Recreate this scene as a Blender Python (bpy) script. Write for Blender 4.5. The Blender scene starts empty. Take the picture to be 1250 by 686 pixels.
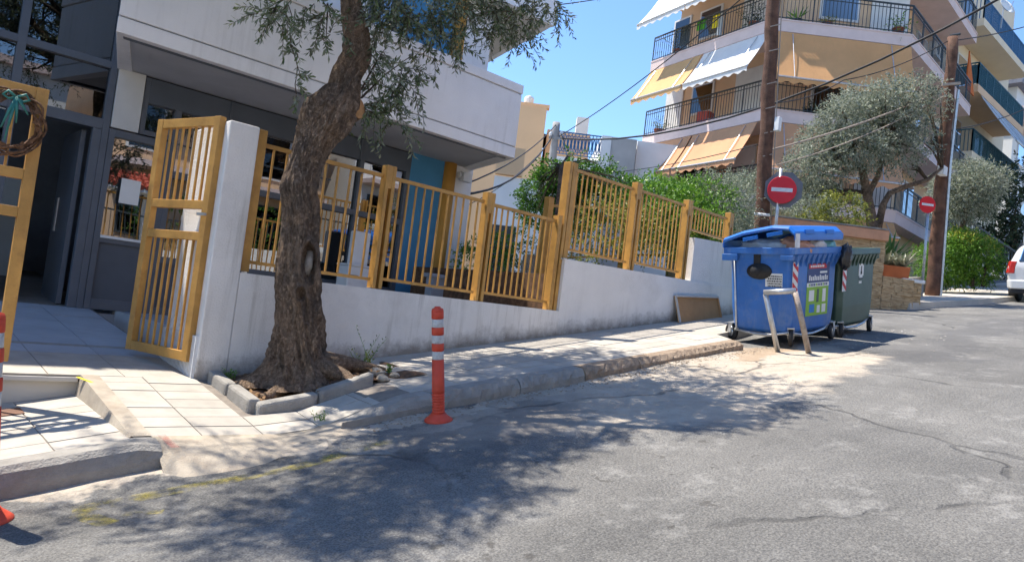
import bpy, math, random
import numpy as np
from mathutils import Vector, Matrix, noise as mnoise
R = math.radians
rng = np.random.default_rng(7)
random.seed(7)
sc = bpy.context.scene
col = sc.collection

# ------------------------------------------------------------------ camera
YAW, PITCH, ROLL, FPX = R(42.27), R(2.71), R(6.96), 900.0
fw = Vector((math.sin(YAW)*math.cos(PITCH), math.cos(YAW)*math.cos(PITCH), math.sin(PITCH)))
r0 = Vector((math.cos(YAW), -math.sin(YAW), 0)); u0 = r0.cross(fw)
rt = r0*math.cos(ROLL) + u0*math.sin(ROLL); up = -r0*math.sin(ROLL) + u0*math.cos(ROLL)
cd = bpy.data.cameras.new('camera'); cam = bpy.data.objects.new('camera', cd); col.objects.link(cam)
cam.matrix_world = Matrix(((rt.x, up.x, -fw.x, 0), (rt.y, up.y, -fw.y, 0), (rt.z, up.z, -fw.z, 0), (0, 0, 0, 1)))
cd.sensor_width = 36; cd.lens = 36*FPX/1250; cd.clip_start = .05; cd.clip_end = 2000
sc.camera = cam
# ------------------------------------------------------------------ world, sun, exposure
SUN_V = Vector((.22, -.42, -1)).normalized()
w = bpy.data.worlds.new('World'); sc.world = w; w.use_nodes = True
nt = w.node_tree; nt.nodes.clear()
sky = nt.nodes.new('ShaderNodeTexSky'); sky.sky_type = 'NISHITA'; sky.sun_disc = False
sky.sun_elevation = math.asin(-SUN_V.z); sky.sun_rotation = math.atan2(-SUN_V.x, -SUN_V.y)
sky.altitude = 100; sky.air_density = 1.0; sky.dust_density = 0; sky.ozone_density = 8
bg = nt.nodes.new('ShaderNodeBackground'); bg.inputs[1].default_value = .101
wo = nt.nodes.new('ShaderNodeOutputWorld'); nt.links.new(sky.outputs[0], bg.inputs[0]); nt.links.new(bg.outputs[0], wo.inputs[0])
sl = bpy.data.lights.new('sun', 'SUN'); sl.energy = 3.25; sl.angle = R(.53); sl.color = (1, .93, .82)
so = bpy.data.objects.new('sun', sl); col.objects.link(so); so.rotation_euler = SUN_V.to_track_quat('-Z', 'Y').to_euler()
sc.view_settings.view_transform = 'Standard'; sc.view_settings.look = 'None'
sc.view_settings.exposure = 1.56; sc.view_settings.gamma = 1
sc.render.engine = 'CYCLES'
try:
    sc.cycles.use_denoising = True; sc.cycles.max_bounces = 8; sc.cycles.transparent_max_bounces = 16
    sc.cycles.use_adaptive_sampling = True; sc.cycles.adaptive_threshold = .02
except Exception: pass

# ------------------------------------------------------------------ helpers
def ray(x, y): return rt*((x-625)/FPX) - up*((y-343)/FPX) + fw
def at(x, y, t): return ray(x, y)*t                       # point at a forward depth
def onY(x, y, Y): d = ray(x, y); return d*(Y/d.y)
def onZ(x, y, Z): d = ray(x, y); return d*(Z/d.z)
def sstep(a, b, x):
    t = min(1, max(0, (x-a)/(b-a))); return t*t*(3-2*t)
def gz(X, Y=0):                                            # road height
    z = -1.36 + .168*min(X, 9) + .136*max(0, min(X, 60)-9)
    return z
def pav(X, Y):                                             # near pavement height
    rgt = -1.158 + .159*X + .03*(Y-6)
    if X < 1.4: return rgt
    ramp = -.80 + (.13 if Y < 6 else .086)*(Y-6)
    k = sstep(2.25, 3.3, X)
    return ramp*(1-k) + rgt*k
def onroad(x, y):
    d = ray(x, y); s, c = .168, -1.36
    t = c/(d.z - s*d.x); P = d*t
    if P.x > 9 or t < 0:
        c2 = -1.36 + .168*9 - .136*9; t = c2/(d.z - .136*d.x); P = d*t
    return P
def onpav(x, y):
    d = ray(x, y); t = 4.
    for i in range(60):
        P = d*t; t += (P.z - pav(P.x, P.y))/(-d.z + .159*d.x + .1)*.5
    return d*t

class MB:
    def __init__(s, xf=None): s.v = []; s.f = []; s.xf = xf; s.np = []
    def add(s, vs, fs):
        n = len(s.v)
        if s.xf is not None: vs = [s.xf @ Vector(p) for p in vs]
        s.v += [tuple(p) for p in vs]; s.f += [tuple(i+n for i in q) for q in fs]; return s
    def box(s, a, b):
        x0, y0, z0 = a; x1, y1, z1 = b
        return s.add([(x0,y0,z0),(x1,y0,z0),(x1,y1,z0),(x0,y1,z0),(x0,y0,z1),(x1,y0,z1),(x1,y1,z1),(x0,y1,z1)],
                     [(3,2,1,0),(4,5,6,7),(0,1,5,4),(1,2,6,5),(2,3,7,6),(3,0,4,7)])
    def hexa(s, p):                                        # 8 points: bottom ring, top ring
        return s.add(p, [(3,2,1,0),(4,5,6,7),(0,1,5,4),(1,2,6,5),(2,3,7,6),(3,0,4,7)])
    def bar(s, p, q, w, h=None, upv=(0,0,1)):              # rectangular bar between points
        p = Vector(p); q = Vector(q); h = h or w; d = (q-p).normalized(); u = Vector(upv)
        if abs(d.dot(u)) > .98: u = Vector((0, 1, 0)) if abs(d.y) < .9 else Vector((1, 0, 0))
        a = d.cross(u).normalized()*(w/2); b = a.cross(d).normalized()*(h/2)
        return s.hexa([p-a-b, p+a-b, q+a-b, q-a-b, p-a+b, p+a+b, q+a+b, q-a+b])
    def prism(s, poly, z0, z1):
        n = len(poly); f0 = z0 if callable(z0) else (lambda p: z0); f1 = z1 if callable(z1) else (lambda p: z1)
        ar = sum(poly[i][0]*poly[(i+1)%n][1]-poly[(i+1)%n][0]*poly[i][1] for i in range(n))
        if ar < 0: poly = poly[::-1]
        vs = [(p[0], p[1], f0(p)) for p in poly] + [(p[0], p[1], f1(p)) for p in poly]
        fs = [tuple(range(n))[::-1], tuple(range(n, 2*n))] + [(i, (i+1)%n, n+(i+1)%n, n+i) for i in range(n)]
        return s.add(vs, fs)
    def tube(s, pts, rad, n=8, cap=True):
        pts = [Vector(p) for p in pts]; m = len(pts)
        rad = rad if hasattr(rad, '__len__') else [rad]*m
        vs = []; u = None
        for i, p in enumerate(pts):
            d = (pts[min(i+1, m-1)] - pts[max(i-1, 0)]).normalized()
            if u is None: u = d.orthogonal().normalized()
            u = (u - d*u.dot(d)); u = u.normalized() if u.length > 1e-6 else d.orthogonal().normalized()
            b = d.cross(u)
            vs += [p + (u*math.cos(k*2*math.pi/n) + b*math.sin(k*2*math.pi/n))*rad[i] for k in range(n)]
        fs = [(i*n+k, i*n+(k+1)%n, (i+1)*n+(k+1)%n, (i+1)*n+k) for i in range(m-1) for k in range(n)]
        if cap: fs += [tuple(range(n))[::-1], tuple(range((m-1)*n, m*n))]
        return s.add(vs, fs)
    def lathe(s, prof, c=(0,0,0), n=20, axis=2):
        vs = []
        for r, z in prof:
            for k in range(n):
                a = k*2*math.pi/n; q = (r*math.cos(a), r*math.sin(a), z)
                if axis == 1: q = (q[0], q[2], q[1])
                if axis == 0: q = (q[2], q[0], q[1])
                vs.append((c[0]+q[0], c[1]+q[1], c[2]+q[2]))
        m = len(prof)
        fs = [(i*n+k, i*n+(k+1)%n, (i+1)*n+(k+1)%n, (i+1)*n+k) for i in range(m-1) for k in range(n)]
        fs += [tuple(range(n))[::-1], tuple(range((m-1)*n, m*n))]
        return s.add(vs, fs)
    def build(s, name, mat, parent=None, smooth=False, bevel=0, kind=None):
        me = bpy.data.meshes.new(name); off = wloc(parent)
        me.from_pydata([(a-off[0], b-off[1], c-off[2]) for a, b, c in s.v], [], s.f); me.update()
        if mat: me.materials.append(mat)
        o = bpy.data.objects.new(name, me); col.objects.link(o)
        if parent: o.parent = parent
        if smooth: me.polygons.foreach_set('use_smooth', [True]*len(me.polygons))
        if bevel:
            b = o.modifiers.new('b', 'BEVEL'); b.width = bevel; b.segments = 2; b.limit_method = 'ANGLE'; b.angle_limit = R(35)
        if kind: o['kind'] = kind
        return o
LOC = {}
def wloc(o):
    while o is not None:
        if o.name in LOC: return LOC[o.name]
        o = o.parent
    return (0, 0, 0)
def tag(o, label, cat=None, group=None, kind=None):
    if label: o['label'] = label
    if cat: o['category'] = cat
    if group: o['group'] = group
    if kind: o['kind'] = kind
    return o
def thing(name, label, cat, loc, group=None):
    o = bpy.data.objects.new(name, None); col.objects.link(o); o.location = loc; o.empty_display_size = .2
    LOC[o.name] = tuple(loc); return tag(o, label, cat, group)
def struct(o, label=None): o['kind'] = 'structure'; tag(o, label); return o
def leafmesh(name, P, D, N, L, W, mat, parent=None):
    """many leaves: base point P, direction D, side N, length L, width W (arrays) as one mesh of folded diamonds"""
    n = len(P); off = np.array(wloc(parent))
    up_ = np.cross(D, N); L = L[:, None]; W = W[:, None]
    v = np.empty((n, 4, 3)); v[:, 0] = P; v[:, 1] = P + D*L*.5 + N*W*.5 + up_*W*.12; v[:, 2] = P + D*L; v[:, 3] = P + D*L*.5 - N*W*.5 + up_*W*.12
    v = (v - off).reshape(-1, 3)
    b = np.arange(n)*4; tri = np.stack([b, b+1, b+2, b, b+2, b+3], 1).reshape(-1)
    me = bpy.data.meshes.new(name); me.vertices.add(n*4); me.vertices.foreach_set('co', v.astype(np.float32).ravel())
    me.loops.add(n*6); me.loops.foreach_set('vertex_index', tri.astype(np.int32))
    me.polygons.add(n*2); me.polygons.foreach_set('loop_start', np.arange(0, n*6, 3, dtype=np.int32)); me.polygons.foreach_set('loop_total', np.full(n*2, 3, np.int32))
    me.update(calc_edges=True); me.materials.append(mat)
    o = bpy.data.objects.new(name, me); col.objects.link(o)
    if parent: o.parent = parent
    return o
def unit(a): return a/np.maximum(np.linalg.norm(a, axis=-1, keepdims=True), 1e-9)
def twig_leaves(starts, dirs, lens, per, L, W, droop=.4, spread=.9):
    """leaves in pairs along drooping twigs; returns P,D,N,L,W and twig polylines"""
    n = len(starts); t = np.linspace(.08, 1, per)
    Pts = starts[:, None] + dirs[:, None]*lens[:, None, None]*t[None, :, None]
    Pts[..., 2] -= droop*lens[:, None]*t[None]**2*.6
    tan = np.repeat(dirs[:, None], per, 1).copy(); tan[..., 2] -= droop*t[None]*1.2; tan = unit(tan)
    rnd = unit(rng.normal(size=(n, per, 3))); side = unit(np.cross(tan, rnd))
    sg = np.where(np.arange(per) % 2, 1, -1)[None, :, None]
    D = unit(tan*.75 + side*sg*spread + rng.normal(size=(n, per, 3))*.18); D[..., 2] -= .12; D = unit(D)
    N = unit(np.cross(D, unit(rng.normal(size=(n, per, 3)) + np.array([0, 0, .8]))))
    k = n*per
    return (Pts.reshape(k, 3), D.reshape(k, 3), N.reshape(k, 3), L*rng.uniform(.65, 1.2, k), W*rng.uniform(.7, 1.2, k)), Pts

# ------------------------------------------------------------------ materials
def nodes(m): m.use_nodes = True; return m.node_tree, m.node_tree.nodes, m.node_tree.links
def N(nt_, typ, **k):
    n = nt_.nodes.new(typ)
    for a, b in k.items():
        if a == 'inp':
            for i, v in b.items(): n.inputs[i].default_value = v
        else: setattr(n, a, b)
    return n
MC = {}
def mat(name, c, rough=.7, var=.12, scale=6, bump=.0, bscale=60, metal=0, dirt=0, dirtc=(.12,.09,.06), dscale=2.5, spec=.3, c2=None, detail=6, coat=0, streak=0, base_dirt=0, trans=0):
    """painted / mineral surface: base colour with blotchy variation, fine relief and stains"""
    if name in MC: return MC[name]
    m = bpy.data.materials.new(name); t, ns, lk = nodes(m); b = ns['Principled BSDF']
    tc = N(t, 'ShaderNodeNewGeometry')
    n1 = N(t, 'ShaderNodeTexNoise', inp={'Scale': scale, 'Detail': detail, 'Roughness': .6}); lk.new(tc.outputs['Position'], n1.inputs['Vector'])
    rp = N(t, 'ShaderNodeValToRGB'); lo = c2 or tuple(x*(1-var*1.5) for x in c); hi = tuple(min(1, x*(1+var)) for x in c)
    rp.color_ramp.elements[0].position = .3; rp.color_ramp.elements[1].position = .7
    rp.color_ramp.elements[0].color = (*lo, 1); rp.color_ramp.elements[1].color = (*hi, 1); lk.new(n1.outputs[0], rp.inputs[0])
    out = rp.outputs[0]
    if dirt:
        n2 = N(t, 'ShaderNodeTexNoise', inp={'Scale': dscale, 'Detail': 10, 'Roughness': .72}); lk.new(tc.outputs['Position'], n2.inputs['Vector'])
        r2 = N(t, 'ShaderNodeValToRGB'); r2.color_ramp.elements[0].position = .52; r2.color_ramp.elements[1].position = .78
        r2.color_ramp.elements[1].color = (dirt, dirt, dirt, 1); lk.new(n2.outputs[0], r2.inputs[0])
        mx = N(t, 'ShaderNodeMixRGB', inp={2: (*dirtc, 1)}); lk.new(r2.outputs[0], mx.inputs[0]); lk.new(out, mx.inputs[1]); out = mx.outputs[0]
    if streak:                                             # rain streaks running down
        mp = N(t, 'ShaderNodeMapping'); mp.inputs['Scale'].default_value = (1, 1, .06); lk.new(tc.outputs['Position'], mp.inputs[0])
        n4 = N(t, 'ShaderNodeTexNoise', inp={'Scale': 9, 'Detail': 5, 'Roughness': .7}); lk.new(mp.outputs[0], n4.inputs['Vector']); n5 = N(t, 'ShaderNodeTexNoise', inp={'Scale': .9, 'Detail': 3}); lk.new(tc.outputs['Position'], n5.inputs['Vector'])
        r4 = N(t, 'ShaderNodeValToRGB'); r4.color_ramp.elements[0].position = .5; r4.color_ramp.elements[1].position = .72; r4.color_ramp.elements[1].color = (streak, streak, streak, 1); lk.new(n4.outputs[0], r4.inputs[0])
        r5 = N(t, 'ShaderNodeValToRGB'); r5.color_ramp.elements[0].position = .38; r5.color_ramp.elements[1].position = .62; lk.new(n5.outputs[0], r5.inputs[0]); mm = N(t, 'ShaderNodeMath', operation='MULTIPLY'); lk.new(r4.outputs[0], mm.inputs[0]); lk.new(r5.outputs[0], mm.inputs[1])
        mx = N(t, 'ShaderNodeMixRGB', inp={2: (*dirtc, 1)}); lk.new(mm.outputs[0], mx.inputs[0]); lk.new(out, mx.inputs[1]); out = mx.outputs[0]
    if base_dirt:                                          # splash band along the pavement line
        sp = N(t, 'ShaderNodeSeparateXYZ'); lk.new(tc.outputs['Position'], sp.inputs[0]); a1 = N(t, 'ShaderNodeMath', operation='MULTIPLY_ADD', inp={1: -.159, 2: 1.158}); lk.new(sp.outputs[0], a1.inputs[0]); a2 = N(t, 'ShaderNodeMath', operation='ADD'); lk.new(a1.outputs[0], a2.inputs[0]); lk.new(sp.outputs[2], a2.inputs[1])
        n6 = N(t, 'ShaderNodeTexNoise', inp={'Scale': 5, 'Detail': 9, 'Roughness': .75}); lk.new(tc.outputs['Position'], n6.inputs['Vector']); a3 = N(t, 'ShaderNodeMath', operation='MULTIPLY_ADD', inp={1: -.42, 2: .21}); lk.new(n6.outputs[0], a3.inputs[0]); a4 = N(t, 'ShaderNodeMath', operation='ADD'); lk.new(a2.outputs[0], a4.inputs[0]); lk.new(a3.outputs[0], a4.inputs[1])
        r6 = N(t, 'ShaderNodeValToRGB'); r6.color_ramp.elements[0].position = .0; r6.color_ramp.elements[1].position = .17; r6.color_ramp.elements[0].color = (base_dirt, base_dirt, base_dirt, 1); r6.color_ramp.elements[1].color = (0,0,0,1); lk.new(a4.outputs[0], r6.inputs[0]); mx = N(t, 'ShaderNodeMixRGB', inp={2: (.20,.165,.13,1)}); lk.new(r6.outputs[0], mx.inputs[0]); lk.new(out, mx.inputs[1]); out = mx.outputs[0]
    lk.new(out, b.inputs['Base Color'])
    if trans:
        tl = N(t, 'ShaderNodeBsdfTranslucent'); lk.new(out, tl.inputs[0]); ms = N(t, 'ShaderNodeMixShader', inp={0: trans}); lk.new(b.outputs[0], ms.inputs[1]); lk.new(tl.outputs[0], ms.inputs[2]); lk.new(ms.outputs[0], ns['Material Output'].inputs[0])
    b.inputs['Roughness'].default_value = rough; b.inputs['Metallic'].default_value = metal; b.inputs['Specular IOR Level'].default_value = spec
    if coat: b.inputs['Coat Weight'].default_value = coat; b.inputs['Coat Roughness'].default_value = .1
    if bump:
        n3 = N(t, 'ShaderNodeTexNoise', inp={'Scale': bscale, 'Detail': 4, 'Roughness': .6}); lk.new(tc.outputs['Position'], n3.inputs['Vector'])
        bp = N(t, 'ShaderNodeBump', inp={'Strength': bump, 'Distance': .02}); lk.new(n3.outputs[0], bp.inputs['Height']); lk.new(bp.outputs[0], b.inputs['Normal'])
    MC[name] = m; return m
def leafmat(name, a, b_, back=None, trans=.25, rough=.5):
    m = bpy.data.materials.new(name); t, ns, lk = nodes(m); p = ns['Principled BSDF']; out = ns['Material Output']
    g = N(t, 'ShaderNodeNewGeometry'); rp = N(t, 'ShaderNodeValToRGB')
    rp.color_ramp.elements[0].color = (*a, 1); rp.color_ramp.elements[1].color = (*b_, 1); lk.new(g.outputs['Random Per Island'], rp.inputs[0])
    c = rp.outputs[0]
    if back:
        mx = N(t, 'ShaderNodeMixRGB', inp={2: (*back, 1)}); lk.new(g.outputs['Backfacing'], mx.inputs[0]); lk.new(c, mx.inputs[1]); c = mx.outputs[0]
    lk.new(c, p.inputs['Base Color']); p.inputs['Roughness'].default_value = rough; p.inputs['Specular IOR Level'].default_value = .35
    tr = N(t, 'ShaderNodeBsdfTranslucent'); lk.new(c, tr.inputs[0]); ms = N(t, 'ShaderNodeMixShader', inp={0: trans})
    lk.new(p.outputs[0], ms.inputs[1]); lk.new(tr.outputs[0], ms.inputs[2]); lk.new(ms.outputs[0], out.inputs[0])
    return m
def glassmat(name, tint=(.5,.55,.6), ior=2.2, rough=.01):
    m = bpy.data.materials.new(name); t, ns, lk = nodes(m); ns.remove(ns['Principled BSDF']); out = ns['Material Output']
    fr = N(t, 'ShaderNodeFresnel', inp={0: ior}); gl = N(t, 'ShaderNodeBsdfGlossy', inp={'Color': (.95,.97,1,1), 'Roughness': rough})
    tp = N(t, 'ShaderNodeBsdfTransparent', inp={0: (*tint, 1)}); ms = N(t, 'ShaderNodeMixShader')
    g = N(t, 'ShaderNodeNewGeometry'); n1 = N(t, 'ShaderNodeTexNoise', inp={'Scale': .9, 'Detail': 1}); lk.new(g.outputs['Position'], n1.inputs[0])
    bp = N(t, 'ShaderNodeBump', inp={'Strength': .06, 'Distance': .05}); lk.new(n1.outputs[0], bp.inputs['Height']); lk.new(bp.outputs[0], gl.inputs['Normal'])
    lk.new(fr.outputs[0], ms.inputs[0]); lk.new(tp.outputs[0], ms.inputs[1]); lk.new(gl.outputs[0], ms.inputs[2]); lk.new(ms.outputs[0], out.inputs[0])
    return m

M_WALL = mat('painted_wall', (.76,.725,.68), .85, .06, 1.7, .35, 60, dirt=.4, dirtc=(.42,.38,.33), dscale=1.6, streak=.8, base_dirt=.85)
M_PARAPET = mat('parapet_paint', (.80,.785,.785), .8, .04, 1.2, .15, 70, dirt=.3, dirtc=(.50,.48,.46), dscale=1.1, streak=.5)
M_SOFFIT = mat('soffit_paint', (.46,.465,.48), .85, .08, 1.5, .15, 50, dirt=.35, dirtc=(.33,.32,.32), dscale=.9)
M_FRAME = mat('dark_aluminium', (.085,.10,.125), .45, .08, 4, metal=.0, spec=.5)
M_PANEL = mat('dark_panel', (.075,.09,.115), .5, .1, 2, spec=.45)
M_PILLAR = mat('pale_pillar', (.55,.55,.53), .8, .05, 3)
M_BLUEW = mat('blue_render', (.07,.24,.42), .8, .06, 2, .15)
M_GOLD = mat('ochre_paint', (.50,.265,.065), .45, .18, 4, .15, 90, dirt=.7, dirtc=(.24,.11,.04), dscale=9, spec=.45)
M_ORCOL = mat('ochre_column', (.50,.25,.05), .7, .08, 3)
M_GLASS = glassmat('reflective_glass', (.35,.38,.42), 3.0)
M_GLASSD = glassmat('tinted_glass', (.12,.15,.20), 2.3)
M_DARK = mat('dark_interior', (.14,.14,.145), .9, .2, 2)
M_WHITE = mat('white_plastic', (.72,.72,.72), .5, .03, 5)
M_TILE = mat('paving_tile', (.40,.365,.315), .85, .10, 5, .25, 160, dirt=.3, dirtc=(.34,.28,.20), dscale=3)
M_TILE2 = mat('entrance_slab', (.36,.37,.39), .75, .08, 3, .15, 120)
M_JOINT = mat('joint_mortar', (.22,.19,.16), .95, .15, 12, .3, 100)
M_CONC = mat('kerb_concrete', (.31,.29,.26), .9, .14, 8, .7, 70, dirt=.6, dirtc=(.20,.17,.14), dscale=5)
M_KERBT = mat('worn_tan_kerb', (.31,.235,.17), .95, .2, 12, .9, 60, dirt=.6, dirtc=(.28,.19,.13), dscale=7)
M_APRON = mat('sandy_concrete', (.40,.345,.275), .92, .14, 7, .6, 90, dirt=.5, dirtc=(.31,.20,.12), dscale=3.2)
M_MARBLE = mat('pale_marble', (.55,.51,.45), .4, .05, 5, dirt=.2, dirtc=(.5,.42,.33))
M_SOIL = mat('dry_soil', (.13,.075,.045), .95, .35, 18, .9, 50, dirt=.5, dirtc=(.22,.12,.06), dscale=9)
M_RUSTLID = mat('rusty_cover', (.16,.08,.05), .7, .2, 20, .4)
M_ORANGE = mat('orange_rubber', (.58,.065,.03), .6, .12, 12, dirt=.55, dirtc=(.30,.06,.04), dscale=12, spec=.4)
M_REFL = mat('scuffed_reflective_tape', (.52,.53,.54), .35, .25, 40, .2, 90, dirt=.7, dirtc=(.12,.12,.12), dscale=40, spec=.6)
M_CARD = mat('cardboard', (.38,.21,.095), .85, .07, 9, .1, 60)
M_CARDE = mat('pale_edge', (.50,.46,.42), .85, .08, 9)
M_BINB = mat('blue_bin_plastic', (.03,.14,.44), .42, .12, 3, .06, 90, dirt=.6, dirtc=(.20,.25,.34), dscale=3.5, spec=.45, streak=.5)
M_LIDB = mat('blue_lid_plastic', (.012,.13,.50), .35, .08, 3, spec=.5)
M_BING = mat('green_bin_plastic', (.040,.082,.058), .45, .14, 3, .06, 90, dirt=.35, dirtc=(.17,.19,.17), dscale=2.5, spec=.5)
M_GALV = mat('galvanised_steel', (.50,.51,.52), .38, .12, 14, metal=.75, dirt=.4, dirtc=(.25,.2,.16), dscale=9)
M_RUSTP = mat('weathered_pipe', (.36,.31,.27), .6, .2, 16, .3, 80, metal=.3, dirt=.7, dirtc=(.22,.10,.045), dscale=7)
M_BLACK = mat('black_rubber', (.022,.022,.024), .6, .2, 15)
M_RED = mat('red_reflective', (.52,.018,.022), .45, .08, 20)
M_SILV = mat('white_reflective', (.66,.67,.68), .45, .06, 20)
M_BAGW = mat('white_bag', (.60,.58,.57), .35, .1, 8, spec=.5)
M_BAGP = mat('pink_bag', (.50,.27,.19), .45, .15, 8)
M_BAGK = mat('black_bag', (.018,.018,.02), .3, .2, 8, spec=.6)
M_BAGT = mat('teal_bag', (.20,.46,.50), .4, .1, 8)
M_POST = mat('print_green', (.24,.44,.045), .5, .05, 10)
M_NAVY = mat('print_navy', (.035,.06,.17), .5, .05, 10)
M_INK = mat('print_black', (.025,.025,.03), .6)
M_PRINT = mat('print_white', (.72,.72,.70), .55, .03)
M_PBLUE = mat('print_blue', (.03,.19,.50), .5)
M_SIGNR = mat('sign_red', (.66,.02,.03), .4, .04, 9)
M_SIGNB = mat('sign_back', (.16,.17,.185), .6, .1, 6)
M_WOODP = mat('pole_wood', (.13,.066,.042), .85, .35, 5, .6, 40, dirt=.5, dirtc=(.26,.16,.11), dscale=3)
M_CABLE = mat('black_cable', (.02,.02,.022), .6)
M_CABLEL = mat('tan_cable', (.36,.29,.23), .7)
M_CONCP = mat('grey_pole', (.30,.29,.28), .85, .1, 5)

def roadmat():
    m = bpy.data.materials.new('asphalt'); t, ns, lk = nodes(m); b = ns['Principled BSDF']
    g = N(t, 'ShaderNodeNewGeometry'); P = g.outputs['Position']
    def noise(s, d=6, r=.6, src=None):
        n = N(t, 'ShaderNodeTexNoise', inp={'Scale': s, 'Detail': d, 'Roughness': r}); lk.new(src or P, n.inputs['Vector']); return n.outputs[0]
    def ramp(x, p0, p1, c0=(0,0,0), c1=(1,1,1)):
        r = N(t, 'ShaderNodeValToRGB'); r.color_ramp.elements[0].position = p0; r.color_ramp.elements[1].position = p1
        r.color_ramp.elements[0].color = (*c0, 1); r.color_ramp.elements[1].color = (*c1, 1); lk.new(x, r.inputs[0]); return r.outputs[0]
    def mix(f, a, c, mode='MIX'):
        x = N(t, 'ShaderNodeMixRGB', blend_type=mode)
        for i, v in ((0, f), (1, a), (2, c)):
            if isinstance(v, (int, float)): x.inputs[i].default_value = v
            elif isinstance(v, tuple): x.inputs[i].default_value = (*v, 1)
            else: lk.new(v, x.inputs[i])
        return x.outputs[0]
    def math_(op, a, c=None):
        x = N(t, 'ShaderNodeMath', operation=op, use_clamp=False)
        for i, v in ((0, a), (1, c)):
            if v is None: continue
            if isinstance(v, (int, float)): x.inputs[i].default_value = v
            else: lk.new(v, x.inputs[i])
        return x.outputs[0]
    wn = N(t, 'ShaderNodeTexNoise', inp={'Scale': 1.3, 'Detail': 5, 'Roughness': .65}); lk.new(P, wn.inputs['Vector'])
    off = N(t, 'ShaderNodeVectorMath', operation='SUBTRACT'); lk.new(wn.outputs['Color'], off.inputs[0]); off.inputs[1].default_value = (.5,.5,.5)
    sca = N(t, 'ShaderNodeVectorMath', operation='SCALE'); lk.new(off.outputs[0], sca.inputs[0]); sca.inputs['Scale'].default_value = 1.5
    wp = N(t, 'ShaderNodeVectorMath', operation='ADD'); lk.new(P, wp.inputs[0]); lk.new(sca.outputs[0], wp.inputs[1]); WP = wp.outputs[0]
    wn2 = N(t, 'ShaderNodeTexNoise', inp={'Scale': 2.2, 'Detail': 3, 'Roughness': .5}); lk.new(P, wn2.inputs['Vector']); sc2 = N(t, 'ShaderNodeVectorMath', operation='SCALE'); lk.new(wn2.outputs['Color'], sc2.inputs[0]); sc2.inputs['Scale'].default_value = .35
    cp_ = N(t, 'ShaderNodeVectorMath', operation='ADD'); lk.new(P, cp_.inputs[0]); lk.new(sc2.outputs[0], cp_.inputs[1]); CP = cp_.outputs[0]
    def ell(cx, cy, rx, ry, rot=0, e0=.75, e1=1.1):
        mp = N(t, 'ShaderNodeMapping', vector_type='TEXTURE'); mp.inputs['Location'].default_value = (cx, cy, 0); mp.inputs['Rotation'].default_value = (0, 0, rot); mp.inputs['Scale'].default_value = (rx, ry, 1e4)
        lk.new(WP, mp.inputs[0]); ln = N(t, 'ShaderNodeVectorMath', operation='LENGTH'); lk.new(mp.outputs[0], ln.inputs[0])
        return ramp(ln.outputs['Value'], e0, e1, (1,1,1), (0,0,0))
    base = ramp(noise(.9, 8, .62), .32, .68, (.120,.117,.112), (.175,.170,.162))
    grain = noise(95, 3, .7); base = mix(ramp(grain, .38, .62), mix(1, base, (.62,.62,.63), 'MULTIPLY'), mix(1, base, (1.25,1.25,1.23), 'MULTIPLY'))
    stone = N(t, 'ShaderNodeTexVoronoi', inp={'Scale': 48}); lk.new(P, stone.inputs['Vector'])
    base = mix(ramp(stone.outputs['Distance'], .0, .26, (.6,.6,.6), (0,0,0)), base, (.30,.29,.27))
    mp = N(t, 'ShaderNodeMapping'); mp.inputs['Scale'].default_value = (.22, 1.5, 1); lk.new(P, mp.inputs[0])
    base = mix(ramp(noise(1.6, 7, .65, mp.outputs[0]), .35, .68, (0,0,0), (.6,.6,.6)), base, mix(1, base, (1.38,1.36,1.32), 'MULTIPLY'))
    vp = N(t, 'ShaderNodeTexVoronoi', inp={'Scale': .55, 'Randomness': 1}); lk.new(CP, vp.inputs['Vector']); sep = N(t, 'ShaderNodeSeparateColor'); lk.new(vp.outputs['Color'], sep.inputs[0])
    base = mix(ramp(sep.outputs[0], .62, .66, (0,0,0), (.45,.45,.45)), base, mix(1, base, (.70,.70,.71), 'MULTIPLY'))
    base = mix(ramp(noise(14, 8, .8), .60, .72, (0,0,0), (.55,.55,.55)), base, (.07,.068,.066))
    # chalky scuffs
    base = mix(math_('MULTIPLY', ramp(noise(2.6, 10, .78), .53, .72), .75), base, (.33,.32,.30))
    # sandy dust in the gutter near the bins
    dust = math_('MAXIMUM', math_('MAXIMUM', ell(6.3, 3.7, 2.7, 1.05, .06), math_('MULTIPLY', ell(4.6, 3.85, 2.0, .6, .0), .7)), math_('MAXIMUM', ell(3.0, 4.35, 2.6, .16, .0), ell(7.2, 3.3, 1.1, .5, .1)))
    dust = math_('MULTIPLY', dust, ramp(noise(3.2, 8, .7), .25, .5, (.6,.6,.6), (1,1,1)))
    base = mix(dust, base, mix(ramp(noise(5, 8, .7), .3, .7), (.36,.30,.235), (.46,.41,.34)))
    base = mix(math_('MULTIPLY', ell(7.9, 4.2, .9, .25, .05), .5), base, (.30,.19,.10))
    # darker repair patches
    pat = math_('MAXIMUM', ell(9.6, 3.1, 1.5, .55, .1, .93, 1.0), math_('MAXIMUM', ell(13.2, 3.4, 2.4, .45, .05, .93, 1.), ell(3.3, 3.65, 1.2, .35, .1, .9, 1.03)))
    base = mix(math_('MULTIPLY', pat, .38), base, (.075,.075,.08))
    # drip stains and oil spots
    vs = N(t, 'ShaderNodeTexVoronoi', inp={'Scale': 3.4, 'Randomness': 1}); lk.new(WP, vs.inputs['Vector'])
    sp = ramp(vs.outputs['Distance'], .11, .17, (1,1,1), (0,0,0)); sp = math_('MULTIPLY', sp, ell(3.1, 2.6, 2.2, 1.2, 0, .5, 1.2))
    base = mix(math_('MULTIPLY', sp, .55), base, (.055,.05,.045))
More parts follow.
